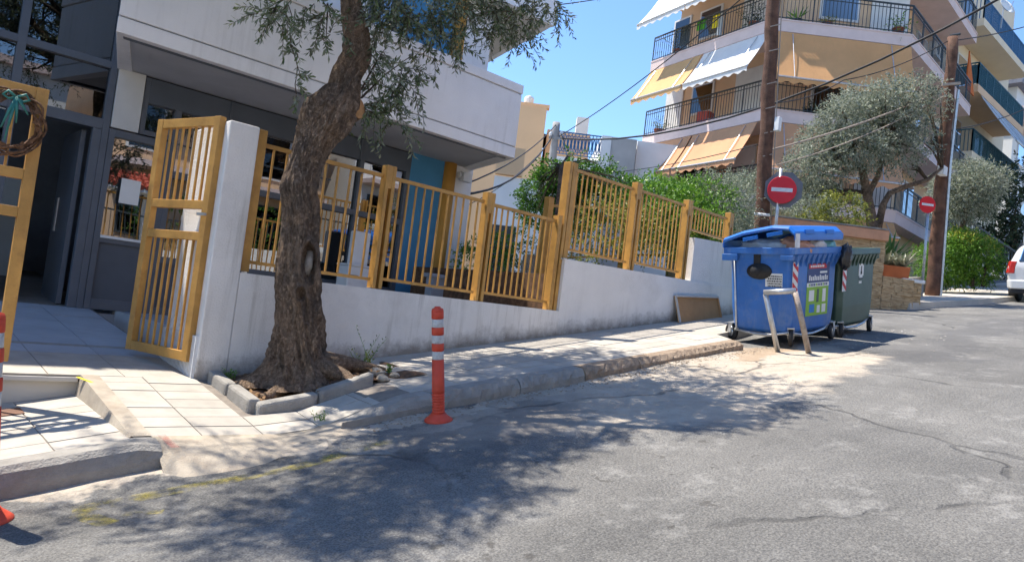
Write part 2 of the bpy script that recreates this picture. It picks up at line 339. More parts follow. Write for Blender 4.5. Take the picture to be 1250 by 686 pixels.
    # cracks
    vc = N(t, 'ShaderNodeTexVoronoi', feature='DISTANCE_TO_EDGE', inp={'Scale': .42, 'Randomness': 1}); lk.new(CP, vc.inputs['Vector'])
    cr = ramp(vc.outputs['Distance'], .003, .009, (1,1,1), (0,0,0)); cr = math_('MULTIPLY', cr, ramp(noise(.7, 3), .5, .58))
    base = mix(math_('MULTIPLY', cr, .55), base, (.035,.034,.034))
    lk.new(base, b.inputs['Base Color']); b.inputs['Roughness'].default_value = .88; b.inputs['Specular IOR Level'].default_value = .25
    h = math_('ADD', math_('MULTIPLY', grain, .6), math_('ADD', math_('MULTIPLY', stone.outputs['Distance'], .5), math_('SUBTRACT', noise(9, 5), math_('MULTIPLY', cr, 1.5))))
    bp = N(t, 'ShaderNodeBump', inp={'Strength': .8, 'Distance': .016}); lk.new(h, bp.inputs['Height']); lk.new(bp.outputs[0], b.inputs['Normal'])
    return m
M_ROAD = roadmat()
M_EARTH = mat('bare_earth', (.22,.17,.12), .95, .2, .5, .5, 20)
#@@SETTING
# ================================================================== SETTING
def sheet(name, xs, ys, zf, m):
    b = MB(); nx, ny = len(xs), len(ys)
    b.add([(x, y, zf(x, y)) for y in ys for x in xs], [(j*nx+i, j*nx+i+1, (j+1)*nx+i+1, (j+1)*nx+i) for j in range(ny-1) for i in range(nx-1)])
    return b.build(name, m, smooth=True)
def hn(x, y): return .012*math.sin(1.7*x+.6*y)+.010*math.sin(2.9*y-1.1*x+1)+.006*math.sin(6.1*x+4.3*y)
terr = sheet('ground', [-400,-80,-20,0,9,20,40,60,120,700], [-500,-60,-12,-3,6,12,30,90,700], lambda x, y: gz(x)-.45, M_EARTH); struct(terr)
xs = [-30,-14,-8,-5] + [i*.2-4 for i in range(0, 75)] + [11.2+i*.6 for i in range(0, 26)] + [28,32,38,46,60]
ys = [-3.6,-3,-2.4] + [-2+i*.2 for i in range(0, 38)] + [5.6,5.95,6.6,7.5,9,12,18,30]
def roadz(x, y):
    z = gz(x) + hn(x, y)*(1 if abs(x) < 30 else 0)
    if y > 4.75 and x < 7.7: z -= .35*min(1, (y-4.75)/.3)
    return z - max(0, y-6)*.0
road = struct(sheet('road', xs, ys, roadz, M_ROAD), 'grey sun-bleached asphalt road climbing the hill')

# kerb stones on the near side: one object each
kerb = struct(thing('kerb', 'rough concrete kerb along the near pavement', None, (1, 4.5, -1)))
edges = [-2.6,-1.7,-.75,.25,1.52]
def kerbstone(x0, x1, m, seed, top=lambda x, y: pav(x, y), yo=4.5, yi=4.64, rough=.006, n=10):
    r = random.Random(seed); b = MB(); vs = []
    prof = lambda x, j: [(yo-.035, gz(x)-.12), (yo-.03+r.uniform(-rough,rough), gz(x)+.05), (yo-.012+r.uniform(-rough,rough), top(x, yo)-.03), (yo+.02+r.uniform(-rough,rough), top(x, yo)+.002+r.uniform(-rough,rough)*.6), (yi, top(x, yi)+.002), (yi, gz(x)-.12)]
    for i in range(n+1):
        x = x0+(x1-x0)*i/n; vs += [(x, *q) for q in prof(x, i)]
    k = 6; fs = [(i*k+j, (i+1)*k+j, (i+1)*k+(j+1)%k, i*k+(j+1)%k) for i in range(n) for j in range(k)] + [tuple(range(k)), tuple(range(n*k, n*k+k))[::-1]]
    b.add(vs, fs); return b.build('kerb_stone', m, kerb, smooth=False)
for i in range(len(edges)-1): kerbstone(edges[i]+.006, edges[i+1]-.006, M_CONC, i)
kerbstone(2.66, 3.42, M_CONC, 21, rough=.004)
e2 = [3.43,4.3,5.1,5.9,6.6,7.2,7.78]
for i in range(len(e2)-1): kerbstone(e2[i]+.004, e2[i+1]-.004, M_KERBT if i > 1 else M_CONC, 30+i, rough=.012, n=22)
# sloping concrete apron of the dropped kerb
b = MB(); n = 22; vs = []
for i in range(n+1):
    x = 1.50+(2.80-1.50)*i/n; e = sstep(0, .22, (2.80-x)/1.3)*sstep(-.05,.08,x-1.5)
    yo = 4.44-.26*e+.02*math.sin(9*x)
    for j in range(7):
        f = j/6; y = yo+(4.66-yo)*f; z = (gz(x)-.02)*(1-f)+(pav(x, 4.66)+.003)*f + .006*math.sin(7*x+5*f)*math.sin(math.pi*f)+.012*math.sin(math.pi*f)
        vs.append((x, y, z))
    vs.append((x, 4.66, gz(x)-.2))
b.add(vs, [(i*8+j, (i+1)*8+j, (i+1)*8+j+1, i*8+j+1) for i in range(n) for j in range(7)]); b.build('apron', M_APRON, kerb, smooth=True)

# pavement: mortar bed with tiles as pieces
pave = struct(thing('pavement', 'pale tiled pavement and ramp in front of the fence', None, (2, 5.3, -.9)))
b = MB(); gx = [-3,-2,-1,0,.6,1.0,1.39,1.4001] + [1.5+.1*i for i in range(0, 22)] + [4,5,6,7,7.8]; gy = [4.6,4.8,5.0,5.2,5.4,5.6,5.8,6.0,6.12]
b.add([(x, y, pav(x, y)-.006) for y in gy for x in gx], [(j*len(gx)+i, j*len(gx)+i+1, (j+1)*len(gx)+i+1, (j+1)*len(gx)+i) for j in range(len(gy)-1) for i in range(len(gx)-1)])
b.build('mortar_bed', M_JOINT, pave)
def tile(x0, x1, y0, y1, m, zf, g=.0045, name='tile', par=pave, lift=0):
    dz = random.uniform(-.0015, .002)+lift; c = [(x0+g, y0+g), (x1-g, y0+g), (x1-g, y1-g), (x0+g, y1-g)]
    MB().hexa([(x, y, zf(x, y)-.03) for x, y in c] + [(x, y, zf(x, y)+dz) for x, y in c]).build(name, m, par)
def in_planter(x, y): return 2.3 < x < 3.5 and y > 5.06
y = 4.64; rows = []
while y < 5.98: rows.append((y, min(6.0, y+.2))); y += .2
M_TILES = [mat('paving_tile_%d' % i, tuple(v*f for v in (.41,.375,.325)), .85, .10, 5, .25, 160, dirt=.35, dirtc=(.27,.225,.17), dscale=3) for i, f in enumerate((1, .94, 1.05))]
ntile = 0
for (ya, yb) in rows:
    for k in range(-3, 21):
        x0 = .4*k+.2; x1 = x0+.4
        for a, c in (((x0, 1.4), (1.405, x1)) if x0 < 1.39 < x1 else ((x0, x1),)):
            if c > 7.9: continue
            if in_planter((a+c)/2, (ya+yb)/2): continue
            zf = (lambda x, y: -1.158+.159*x+.03*(y-6)) if c <= 1.4 else pav
            tile(a, c, ya, yb, random.choice(M_TILES), zf); ntile += 1
# sloping side cheek of the ramp
b = MB(); vs = []
for y in [4.66+.134*i for i in range(11)]: vs += [(1.36, y, -1.158+.159*1.36+.03*(y-6)-.02), (1.385, y, pav(1.41, y)+.005), (1.50, y, pav(1.50, y)+.006)]
b.add(vs, [(i*3+j, i*3+j+1, (i+1)*3+j+1, (i+1)*3+j) for i in range(10) for j in range(2)]); b.build('ramp_cheek', M_APRON, pave)
# entrance path inside the gate, larger slabs
ent = struct(thing('entrance_path', 'shaded grey slab path behind the gates', None, (1.4, 7.5, -.7)))
b = MB(); b.add([(x, y, pav(2, y)-.005) for y in (6.0, 7, 8, 9.5, 13) for x in (-3, 2.2)], [(0,1,3,2),(2,3,5,4),(4,5,7,6),(6,7,9,8)]); b.build('mortar_bed', M_JOINT, ent)
for j in range(9):
    ya = 6.0+.4*j
    for k in range(-4, 4):
        x0 = .18+.5*k; tile(x0, min(x0+.5, 2.19), ya, ya+.4 if j < 8 else 9.5, M_TILES[j % 3] if ya < 6.7 else M_TILE2, lambda x, y: pav(2, y), .004, 'slab', ent)
sp_ = MB().hexa([(-.6,7.12,pav(2,7.12)-.02),(2.15,7.12,pav(2,7.12)-.02),(2.15,7.2,pav(2,7.2)-.02),(-.6,7.2,pav(2,7.2)-.02),(-.6,7.12,pav(2,7.12)+.004),(2.15,7.12,pav(2,7.12)+.004),(2.15,7.2,pav(2,7.2)+.004),(-.6,7.2,pav(2,7.2)+.004)]).build('threshold_strip', M_CONC, ent)
# courtyard floor behind the fence
cy = MB(); cy.box((2.45, 6.2, -.9), (9.9, 9.6, -.5)); cy.box((-12, 9.5, -1.2), (9.9, 14, -.545)); struct(cy.build('courtyard_floor', M_TILE2))
gb = MB(); gb.box((6.2, 6.22, -.7), (10.4, 9.0, .55)); struct(gb.build('garden_soil', M_SOIL))
# pavement at the street corner by the bins and across the side street
cp = MB().prism([(7.8,4.64),(8.0,4.97),(10.2,5.2),(10.2,6.0),(7.8,6.0)], lambda p: gz(p[0])-.2, lambda p: -1.158+.159*p[0]+.03*(p[1]-6)); struct(cp.build('corner_pavement', M_TILE))
M_FARP = mat('far_pavement', (.50,.45,.38), .9, .12, 2, .4, 30, dirt=.4, dirtc=(.33,.27,.2), dscale=1.5)
b = MB(); pl = [(16.05,5.62),(18,5.42),(20,5.3),(23,5.2),(28,5.2),(40,5.2)]; vs = []
for x, y in pl: vs += [(x, y-.02, gz(x)-.1), (x, y, gz(x)+.13), (x, 8.2, gz(x)+.17)]
b.add(vs, [(i*3+j, i*3+j+1, (i+1)*3+j+1, (i+1)*3+j) for i in range(5) for j in range(2)] + [(0,1,2)]); struct(b.build('far_pavement', M_FARP), 'sunlit concrete pavement across the side street')
# worn yellow bay line
def yellowmat():
    m = bpy.data.materials.new('worn_yellow_paint'); t, ns, lk = nodes(m); p = ns['Principled BSDF']; out = ns['Material Output']
    p.inputs['Base Color'].default_value = (.42,.34,.06,1); p.inputs['Roughness'].default_value = .85
    g = N(t, 'ShaderNodeNewGeometry'); n1 = N(t, 'ShaderNodeTexNoise', inp={'Scale': 7, 'Detail': 9, 'Roughness': .75}); lk.new(g.outputs['Position'], n1.inputs[0])
    r = N(t, 'ShaderNodeValToRGB'); r.color_ramp.elements[0].position = .45; r.color_ramp.elements[1].position = .66; r.color_ramp.elements[1].color = (.6,.6,.6,1); lk.new(n1.outputs[0], r.inputs[0])
    tp = N(t, 'ShaderNodeBsdfTransparent'); ms = N(t, 'ShaderNodeMixShader'); lk.new(r.outputs[0], ms.inputs[0]); lk.new(tp.outputs[0], ms.inputs[1]); lk.new(p.outputs[0], ms.inputs[2]); lk.new(ms.outputs[0], out.inputs[0]); return m
M_YEL = yellowmat()
def roadstrip(name, pts, wd, m, lift=.005, par=None):
    b = MB(); vs = []; P = []
    for i in range(len(pts)-1):
        p, q = Vector(pts[i]), Vector(pts[i+1]); k = max(2, int((q-p).length/.12)); P += [p.lerp(q, j/k) for j in range(k)]
    P.append(Vector(pts[-1]))
    for i, p in enumerate(P):
        d = (P[min(i+1, len(P)-1)]-P[max(i-1, 0)]).normalized(); s = Vector((-d.y, d.x))*wd/2
        for q in (p+s, p, p-s): vs.append((q.x, q.y, roadz(q.x, q.y)+lift))
    b.add(vs, [(i*3+j, i*3+j+1, (i+1)*3+j+1, (i+1)*3+j) for i in range(len(P)-1) for j in range(2)]); return b.build(name, m, par)
q = [onroad(*p).xy for p in ((88,618),(210,596),(345,571),(478,541))]
struct(roadstrip('road_marking', q, .11, M_YEL)); struct(roadstrip('road_marking', [onroad(96,622).xy, onroad(135,634).xy], .1, M_YEL)); struct(roadstrip('road_marking', [onroad(150,622).xy, onroad(200,619).xy], .05, M_YEL, .006))
def pavstrip(name, a, c, wd, m):
    p, q = onpav(*a), onpav(*c); d = (q-p).to_2d().normalized(); s = Vector((-d.y, d.x))*wd/2; vs = []
    for i in range(7):
        k = p.lerp(q, i/6)
        for sg in (1, -1): vs.append((k.x+s.x*sg, k.y+s.y*sg, pav(max(1.41, k.x+s.x*sg), k.y+s.y*sg)+.006))
    return struct(MB().add(vs, [(i*2, i*2+1, i*2+3, i*2+2) for i in range(6)]).build(name, m))
M_YEL2 = mat('yellow_paint', (.70,.58,.03), .8, .1, 20); M_REDP = M_YEL.copy(); M_REDP.name = 'worn_red_paint'; M_REDP.node_tree.nodes['Principled BSDF'].inputs['Base Color'].default_value = (.42,.06,.05,1); M_REDP.node_tree.nodes['Color Ramp'].color_ramp.elements[0].position = .35
pavstrip('painted_mark', (92,473), (110,483), .025, M_YEL2); pavstrip('painted_mark', (196,531), (214,547), .05, M_REDP)

# ================================================================== OUR BUILDING
bld = thing('building', 'grey modern building with long white balcony parapet and dark glazing behind the fence', 'building', (4, 9.5, -.5))
sx = .26                                                     # end walls run at a slight angle
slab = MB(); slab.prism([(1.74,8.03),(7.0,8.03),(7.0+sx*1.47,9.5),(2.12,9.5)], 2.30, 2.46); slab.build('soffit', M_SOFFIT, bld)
def par_band(z0, z1, o, name, m=M_PARAPET, thick=.16):
    b = MB(); a = [(1.71-o, 8-o), (7.03+o, 8-o), (7.03+o+sx*1.5, 9.5), (7.03-thick+sx*1.5, 9.5), (7.03-thick, 8+thick), (1.71+thick, 8+thick), (1.71+thick+sx*1.5, 9.5), (1.71-o+sx*1.5, 9.5)]
    b.prism(a, z0, z1); return b.build(name, m, bld, bevel=.006)
p_ = par_band(2.28, 2.435, .0, 'parapet_ledge'); par_band(2.435, 2.452, -.03, 'parapet_groove'); par_band(2.452, 3.215, -.004, 'parapet'); par_band(3.215, 3.235, -.03, 'parapet_groove'); par_band(3.235, 3.36, .006, 'parapet_coping')
lip = MB(); lip.prism([(1.80,8.1),(6.95,8.1),(6.97,8.16),(1.82,8.16)], 2.27, 2.3); lip.build('drip_groove', M_FRAME, bld)
# ground-floor glazing line at Y 9.5
Yg = 9.5
def fr(x0, x1, z0, z1, name='frame', m=M_FRAME, d=.10, y=Yg): return MB().box((x0, y-.04, z0), (x1, y+d, z1)).build(name, m, bld, bevel=.004)
def pane(x0, x1, z0, z1, m=M_GLASS, y=Yg): 
    return MB().box((x0+.002, y+.02, z0+.002), (x1-.002, y+.03, z1-.002)).build('pane', m, bld)
# entrance bay, left
for x in (-1.7, -.2, 1.12): fr(x, x+.08, -.52, 7.0, 'mullion')
fr(2.03, 2.10, -.52, 7.0, 'mullion')
for (a, c) in ((-1.62,-.2),(-.12,1.12),(1.20,2.03)):
    fr(a, c, 1.55, 1.67, 'transom'); fr(a, c, 2.26, 2.34, 'transom'); fr(a, c, 4.4, 4.5, 'transom')
    pane(a, c, 1.67, 2.26, M_GLASSD); pane(a, c, 2.34, 4.4, M_GLASSD); pane(a, c, 4.5, 7.0, M_GLASSD)
for (a, c) in ((-1.62,-.2),(-.12,1.12)): pane(a, c, -.5, 1.55, M_GLASSD)
fr(1.94, 2.028, -.5, 1.548, 'door_jamb', d=.06)
# pillar, sidelight door leaf
MB().box((2.11, 9.44, 1.60), (2.40, 9.62, 2.29)).build('pillar', M_PILLAR, bld)
leaf = fr(2.105, 2.17, -.5, 1.585, 'sidelight_frame'); fr(2.72, 2.79, -.5, 1.585, 'sidelight_frame'); fr(2.17, 2.72, 1.50, 1.585, 'sidelight_frame'); fr(2.17, 2.72, .27, .33, 'sidelight_frame'); fr(2.17, 2.72, -.5, -.38, 'sidelight_frame')
pane(2.17, 2.72, .33, 1.50); MB().box((2.17, 9.49, -.38), (2.72, 9.54, .27)).build('kick_panel', M_PANEL, bld)
MB().box((2.17, 9.44, .325), (2.72, 9.459, .355)).build('sill_strip', M_WHITE, bld)
fr(2.41, 2.47, 1.60, 2.28, 'mullion')
mx = [2.79, 3.45, 4.42, 5.37, 6.17]
for x in mx: fr(x, x+.07, -.52, 1.985, 'mullion')
fr(2.47, 6.24, 1.985, 2.28, 'spandrel', M_PANEL, .08)
for x in (3.43, 4.40, 5.35): MB().box((x, 9.445, 1.99), (x+.025, 9.459, 2.28)).build('spandrel_joint', M_FRAME, bld)
fr(2.47, 2.79, 1.60, 1.66, 'transom'); pane(2.47, 2.79, 1.66, 1.985)
for a, c in zip(mx[:-1], mx[1:]):
    a += .07; fr(a, c, 1.17, 1.25, 'transom'); fr(a, c, .12, .20, 'transom'); fr(a, c, -.52, -.42, 'transom')
    pane(a, c, 1.25, 1.985); pane(a, c, .20, 1.17); MB().box((a, 9.49, -.42), (c, 9.55, .12)).build('kick_panel', M_PANEL, bld)
h = MB(); h.bar((5.29, 9.43, .28), (5.29, 9.43, .50), .025, .03); h.box((5.28,9.43,.30),(5.30,9.47,.32)); h.box((5.28,9.43,.46),(5.30,9.47,.48)); h.build('door_handle', M_BLACK, bld)
# blue wall, ochre half column, white corner wall
MB().box((6.24, 9.46, -.52), (6.90, 9.9, 2.30)).build('blue_wall', M_BLUEW, bld)
c_ = MB(); c_.lathe([(.115,-.52),(.115,2.3)], (6.975, 9.47, 0), 20); c_.build('ochre_column', M_ORCOL, bld, smooth=True)
cw = MB(); cw.prism([(7.05,9.46),(7.45,9.46),(7.45+sx*3.5,13),(7.05,13)], -.52, 2.30); cw.build('corner_wall', M_PARAPET, bld)
# interior
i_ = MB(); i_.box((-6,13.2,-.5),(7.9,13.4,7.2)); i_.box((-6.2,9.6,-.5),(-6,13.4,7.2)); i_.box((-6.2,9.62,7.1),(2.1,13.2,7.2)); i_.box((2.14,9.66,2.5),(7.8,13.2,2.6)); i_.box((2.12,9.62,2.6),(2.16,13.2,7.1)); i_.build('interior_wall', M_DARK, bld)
hall = MB(); hall.box((.2,12.0,-.5),(1.7,12.6,.55)); hall.box((.15,11.95,.55),(1.75,12.65,.6)); tag(hall.build('reception_desk', M_PILLAR), 'dim reception desk inside the dark entrance hall', 'desk')
nbd = MB(); nbd.box((.9,13.1,.4),(1.9,13.19,1.2)); tag(nbd.build('notice_board', M_PRINT), 'pale notice board on the back wall of the entrance hall', 'board')
dl_ = MB().box((1.86, 9.62, -.48), (1.91, 10.5, 1.52)).build('open_door_leaf', M_FRAME, bld); MB().box((1.845,10.25,.35),(1.859,10.32,.75)).build('handle', M_GALV, dl_)
# upper floor
up_ = MB(); up_.box((2.3, 9.5, 2.46), (5.2, 9.7, 5.0)); up_.build('upper_wall', M_PARAPET, bld)
fr(5.2, 5.26, 2.46, 5.0, 'upper_window_frame'); fr(5.62, 5.68, 2.46, 5.0, 'upper_window_frame'); pane(5.26, 5.62, 2.5, 5.0)
MB().box((5.68, 9.46, 2.46), (6.75, 9.8, 5.0)).build('blue_wall', M_BLUEW, bld)
c_ = MB(); c_.lathe([(.115,2.46),(.115,5.0)], (6.80, 9.46, 0), 20); c_.build('ochre_column', M_ORCOL, bld, smooth=True)
cw = MB(); cw.prism([(6.9,9.45),(7.47,9.45),(7.47+sx*3.5,13),(6.9,13)], 2.46, 5.0); cw.build('corner_wall', M_PARAPET, bld)
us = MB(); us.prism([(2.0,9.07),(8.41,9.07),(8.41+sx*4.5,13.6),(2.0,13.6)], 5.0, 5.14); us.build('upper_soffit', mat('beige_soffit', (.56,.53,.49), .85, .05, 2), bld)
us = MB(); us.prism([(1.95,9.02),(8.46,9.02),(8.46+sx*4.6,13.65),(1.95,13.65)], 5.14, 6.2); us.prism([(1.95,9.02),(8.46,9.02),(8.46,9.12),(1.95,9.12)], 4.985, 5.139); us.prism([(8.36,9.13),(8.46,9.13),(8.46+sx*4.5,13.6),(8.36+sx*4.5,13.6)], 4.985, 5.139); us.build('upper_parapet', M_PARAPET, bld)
# floodlight under the soffit
fl = MB(); fl.box((7.15, 9.30, 2.05), (7.32, 9.40, 2.19)); fl.bar((7.2,9.46,2.22),(7.2,9.35,2.17), .02); fl.lathe([(.055,0),(.055,.03)], (7.08, 9.36, 2.13), 14, 0)
tag(fl.build('floodlight', M_SILV), 'small floodlight under the balcony soffit beside the ochre column', 'lamp')
nb = MB(); pa = onY(158, 234, 9.455); nb.box((pa.x-.10, 9.448, pa.z-.15), (pa.x+.11, 9.4535, pa.z+.14)); tag(nb.build('paper_notice', M_PRINT), 'white paper notice stuck on the glass sidelight by the entrance', 'notice')

# ================================================================== BOUNDARY WALL + FENCE
bw = thing('boundary_wall', 'low white rendered boundary wall with stepped top under the ochre fence', 'wall', (5, 6.1, -.6))
MB().box((2.19, 6.0, -1.1), (2.44, 6.85, 1.30)).build('pier', M_WALL, bw, bevel=.012)
def wpr(xz, y0, y1, name, m=M_WALL):
    n = len(xz); vs = [(x, y0, z) for x, z in xz] + [(x, y1, z) for x, z in xz]
    return MB().add(vs, [tuple(range(n)), tuple(range(n, 2*n))[::-1]] + [((i+1)%n, i, n+i, n+(i+1)%n) for i in range(n)]).build(name, m, bw)
wpr([(2.44,-1.1),(6.25,-.6),(6.25,.125),(2.44,.085)], 6.003, 6.22, 'low_wall')
wpr([(6.25,-.6),(8.80,-.2),(8.80,.80),(6.25,.745)], 6.0, 6.22, 'middle_wall')
wpr([(8.80,-.2),(10.3,.0),(10.3,.84),(8.80,.80)], 6.0, 6.22, 'base_wall'); wpr([(8.86,.80),(10.3,.84),(10.3,1.50),(8.86,1.42)], 6.02, 6.22, 'raised_wall')
cpm = mat('wall_coping', (.62,.62,.62), .8, .06, 4, .2)
MB().box((6.22, 5.985, .735), (6.262, 6.23, .749)).build('coping', cpm, bw)
cb = MB()
for i in range(26): x = 2.2+.0; cb.box((2.165, 6.02+i*.032, pav(2, 6.2)-.03), (2.19, 6.036+i*.032, pav(2,6.2)+.32))
cb.build('corrugated_skirting', M_SILV, bw)
fence = thing('metal_fence', 'ochre painted steel bar fence on top of the boundary wall', 'fence', (6, 6.1, .1))
Yf = 6.10
def post(x, z0, z1, wd=.108):
    for k, dx in enumerate((-wd/4-.004, wd/4+.004)):
        MB().box((x+dx-wd/4+(.004 if dx < 0 else .013), Yf-.05, z0), (x+dx+wd/4-(.013 if dx < 0 else .004), Yf+.05, z1)).build('post', M_GOLD, fence, bevel=.004)
    MB().box((x-.017, Yf-.047, z1-.22), (x+.017, Yf-.02, z1-.002)).build('post_web', M_GOLD, fence)
    MB().box((x-.017, Yf+.02, z0), (x+.017, Yf+.045, z1-.23)).build('post_web', M_GOLD, fence)
def panel(x0, x1, zb, zt, nb_, mid=None):
    MB().box((x0, Yf-.012, zt-.035), (x1, Yf+.012, zt)).build('rail', M_GOLD, fence); MB().box((x0, Yf-.012, zb), (x1, Yf+.012, zb+.028)).build('rail', M_GOLD, fence)
    me = None
    for i in range(nb_):
        x = x0+(x1-x0)*(i+.75)/(nb_+.5)
        if me is None:
            o = MB().box((x-.008, Yf-.008, zb+.028), (x+.008, Yf+.008, zt-.035)).build('bar', M_GOLD, fence); me = o; mx0 = x
        else:
            c = me.copy(); col.objects.link(c); c.location.x += x-mx0; c.rotation_euler.y = random.uniform(-.004, .004)
sq = MB().box((2.45, Yf-.05, .10), (2.53, Yf+.05, 1.30)).build('post', M_GOLD, fence, bevel=.004)
panel(2.53, 3.72, .17, 1.20, 9); post(3.785, .105, 1.29); panel(3.85, 5.0, .19, 1.20, 11); post(5.065, .115, 1.29); panel(5.13, 6.12, .20, 1.19, 11)
MB().box((6.12, Yf-.05, .125), (6.18, Yf+.05, 1.24)).build('post', M_GOLD, fence); MB().box((6.20, Yf-.06, .127), (6.245, Yf+.06, 1.9)).build('post', M_GOLD, fence, bevel=.004)
MB().box((6.256, Yf-.06, .75), (6.33, Yf+.06, 1.9)).build('post', M_GOLD, fence, bevel=.004)
panel(6.33, 7.48, .86, 1.85, 12); post(7.55, .775, 1.93); panel(7.62, 8.65, .88, 1.86, 11); post(8.72, .80, 1.93); panel(8.79, 9.75, 1.52, 1.87, 11); post(9.82, 1.47, 1.95)
# inner stair railing with sloping rail
inr = thing('stair_railing', 'second ochre railing with rising handrail among the bushes behind the tall fence', 'railing', (8, 7.4, .6))
def irail(p, q, n):
    p, q = Vector(p), Vector(q); MB().bar(p, q, .03, .04).build('handrail', M_GOLD, inr); MB().bar(p-Vector((0,0,.75)), q-Vector((0,0,.75)), .025, .03).build('rail', M_GOLD, inr)
    for i in range(n):
        k = p.lerp(q, (i+.5)/n); MB().bar(k-Vector((0,0,.75)), k, .014).build('bar', M_GOLD, inr)
irail((7.2,7.4,1.60), (11.9,7.4,2.38), 26)
for x in (7.25, 9.0, 11.0): MB().box((x-.05,7.35,.5),(x+.05,7.45,1.60+(x-7.2)*.166+.12)).build('post', M_GOLD, inr)

# ================================================================== GATES
def gate(name, label, p, q, z0, z1, nb_=7, lock=False, lever=None):
    p = Vector(p); q = Vector(q); t = thing(name, label, 'gate', (p.x, p.y, z0)); L = (q-p).length; d = (q-p).normalized()
    X = Matrix(((d.x, -d.y, 0, p.x), (d.y, d.x, 0, p.y), (0, 0, 1, 0), (0, 0, 0, 1)))
    def bx(a, c, nm, m=M_GOLD, bv=.004): return MB(X).box(a, c).build(nm, m, t, bevel=bv)
    s = .075; bx((0,-.03,z0),(s,.03,z1),'stile'); bx((L-s,-.03,z0),(L,.03,z1),'stile')
    for za, zb in ((z1-.08,z1-.003),(z0+.003,z0+.08),(z0+.98,z0+1.05),(z0+1.24,z0+1.31)): bx((s,-.027,za),(L-s,.027,zb),'rail')
    for i in range(nb_):
        x = s+(L-2*s)*(i+1)/(nb_+1)
        for za, zb in ((z0+.08,z0+.98),(z0+1.31,z1-.08)): bx((x-.008,-.008,za),(x+.008,.008,zb),'bar',bv=0)
    if lock:
        bx((.01,-.045,z0+.98),(.07,-.031,z0+1.32),'lock_plate',M_GALV,.002); hb = MB(X); hb.bar((.04,-.05,z0+1.19),(.04,-.085,z0+1.19),.02); hb.bar((.04,-.085,z0+1.19),(.17,-.085,z0+1.19),.02); hb.build('lever_handle', M_GALV, t)
        hb = MB(X); hb.bar((.04,.05,z0+1.19),(.04,.085,z0+1.19),.02); hb.bar((.04,.085,z0+1.19),(-.06,.085,z0+1.19),.02); hb.build('lever_handle', M_GALV, t)
    return t
ph = (2.165, 6.1); gate('gate_leaf', 'open ochre barred gate leaf with lever handle against the wall pier', ph, (1.93, 6.92), -.68, 1.33, 7, True)
g2 = gate('gate_leaf', 'ochre gate leaf with dried vine wreath cut by the photo edge', (.93, 6.0), (.02, 6.02), -.72, 1.16, 6)
wr = thing('wreath', 'dried vine wreath with teal ribbon hanging on the ochre gate', 'wreath', (.62, 5.93, .75))
wm = mat('dry_vine', (.15,.08,.045), .9, .4, 25, .6, 60); cw_ = onY(13, 149, 5.93)
for k in range(8):
    ph0 = random.uniform(0, 6); rr = .165+random.uniform(-.02, .025); tl = [random.uniform(-.012, .012) for _ in range(3)]
    pts = [(cw_.x+math.cos(a)*(rr+.018*math.sin(5*a+ph0)), 5.945+.022*math.sin(4*a+ph0*2), cw_.z+math.sin(a)*(rr*1.15+.018*math.cos(4*a+ph0))) for a in [i*2*math.pi/40 for i in range(41)]]
    MB().tube(pts, .004+random.uniform(0,.006), 6).build('vine', wm, wr, smooth=True)
for k in range(26):
    a = random.uniform(0, 6.28); p0 = Vector((cw_.x+.165*math.cos(a), 5.925, cw_.z+.165*math.sin(a))); d_ = Vector((random.uniform(-1,1), -.3, random.uniform(-1,1)))*.05
    s_ = Vector((-d_.z, .01, d_.x))*.5; MB().add([p0-d_, p0+s_, p0+d_, p0-s_], [(0,1,2,3)]).build('dry_leaf', wm, wr)
tm = mat('teal_ribbon', (.035,.17,.15), .5, .1, 10); rb = MB(); q0 = onY(20, 119, 5.9)
for dx, dz in ((-.06,-.22),(-.03,-.30),(.02,-.17),(.08,-.1)): rb.tube([q0, q0+Vector((dx*.5,-.01,dz*.45)), q0+Vector((dx,0,dz))], [.012,.010,.004], 6)
for s_ in (-1, 1): rb.tube([q0, q0+Vector((s_*.05,-.01,.03)), q0+Vector((s_*.075,0,0)), q0+Vector((s_*.04,0,-.02)), q0], .009, 6)
rb.build('ribbon', tm, wr, smooth=True)
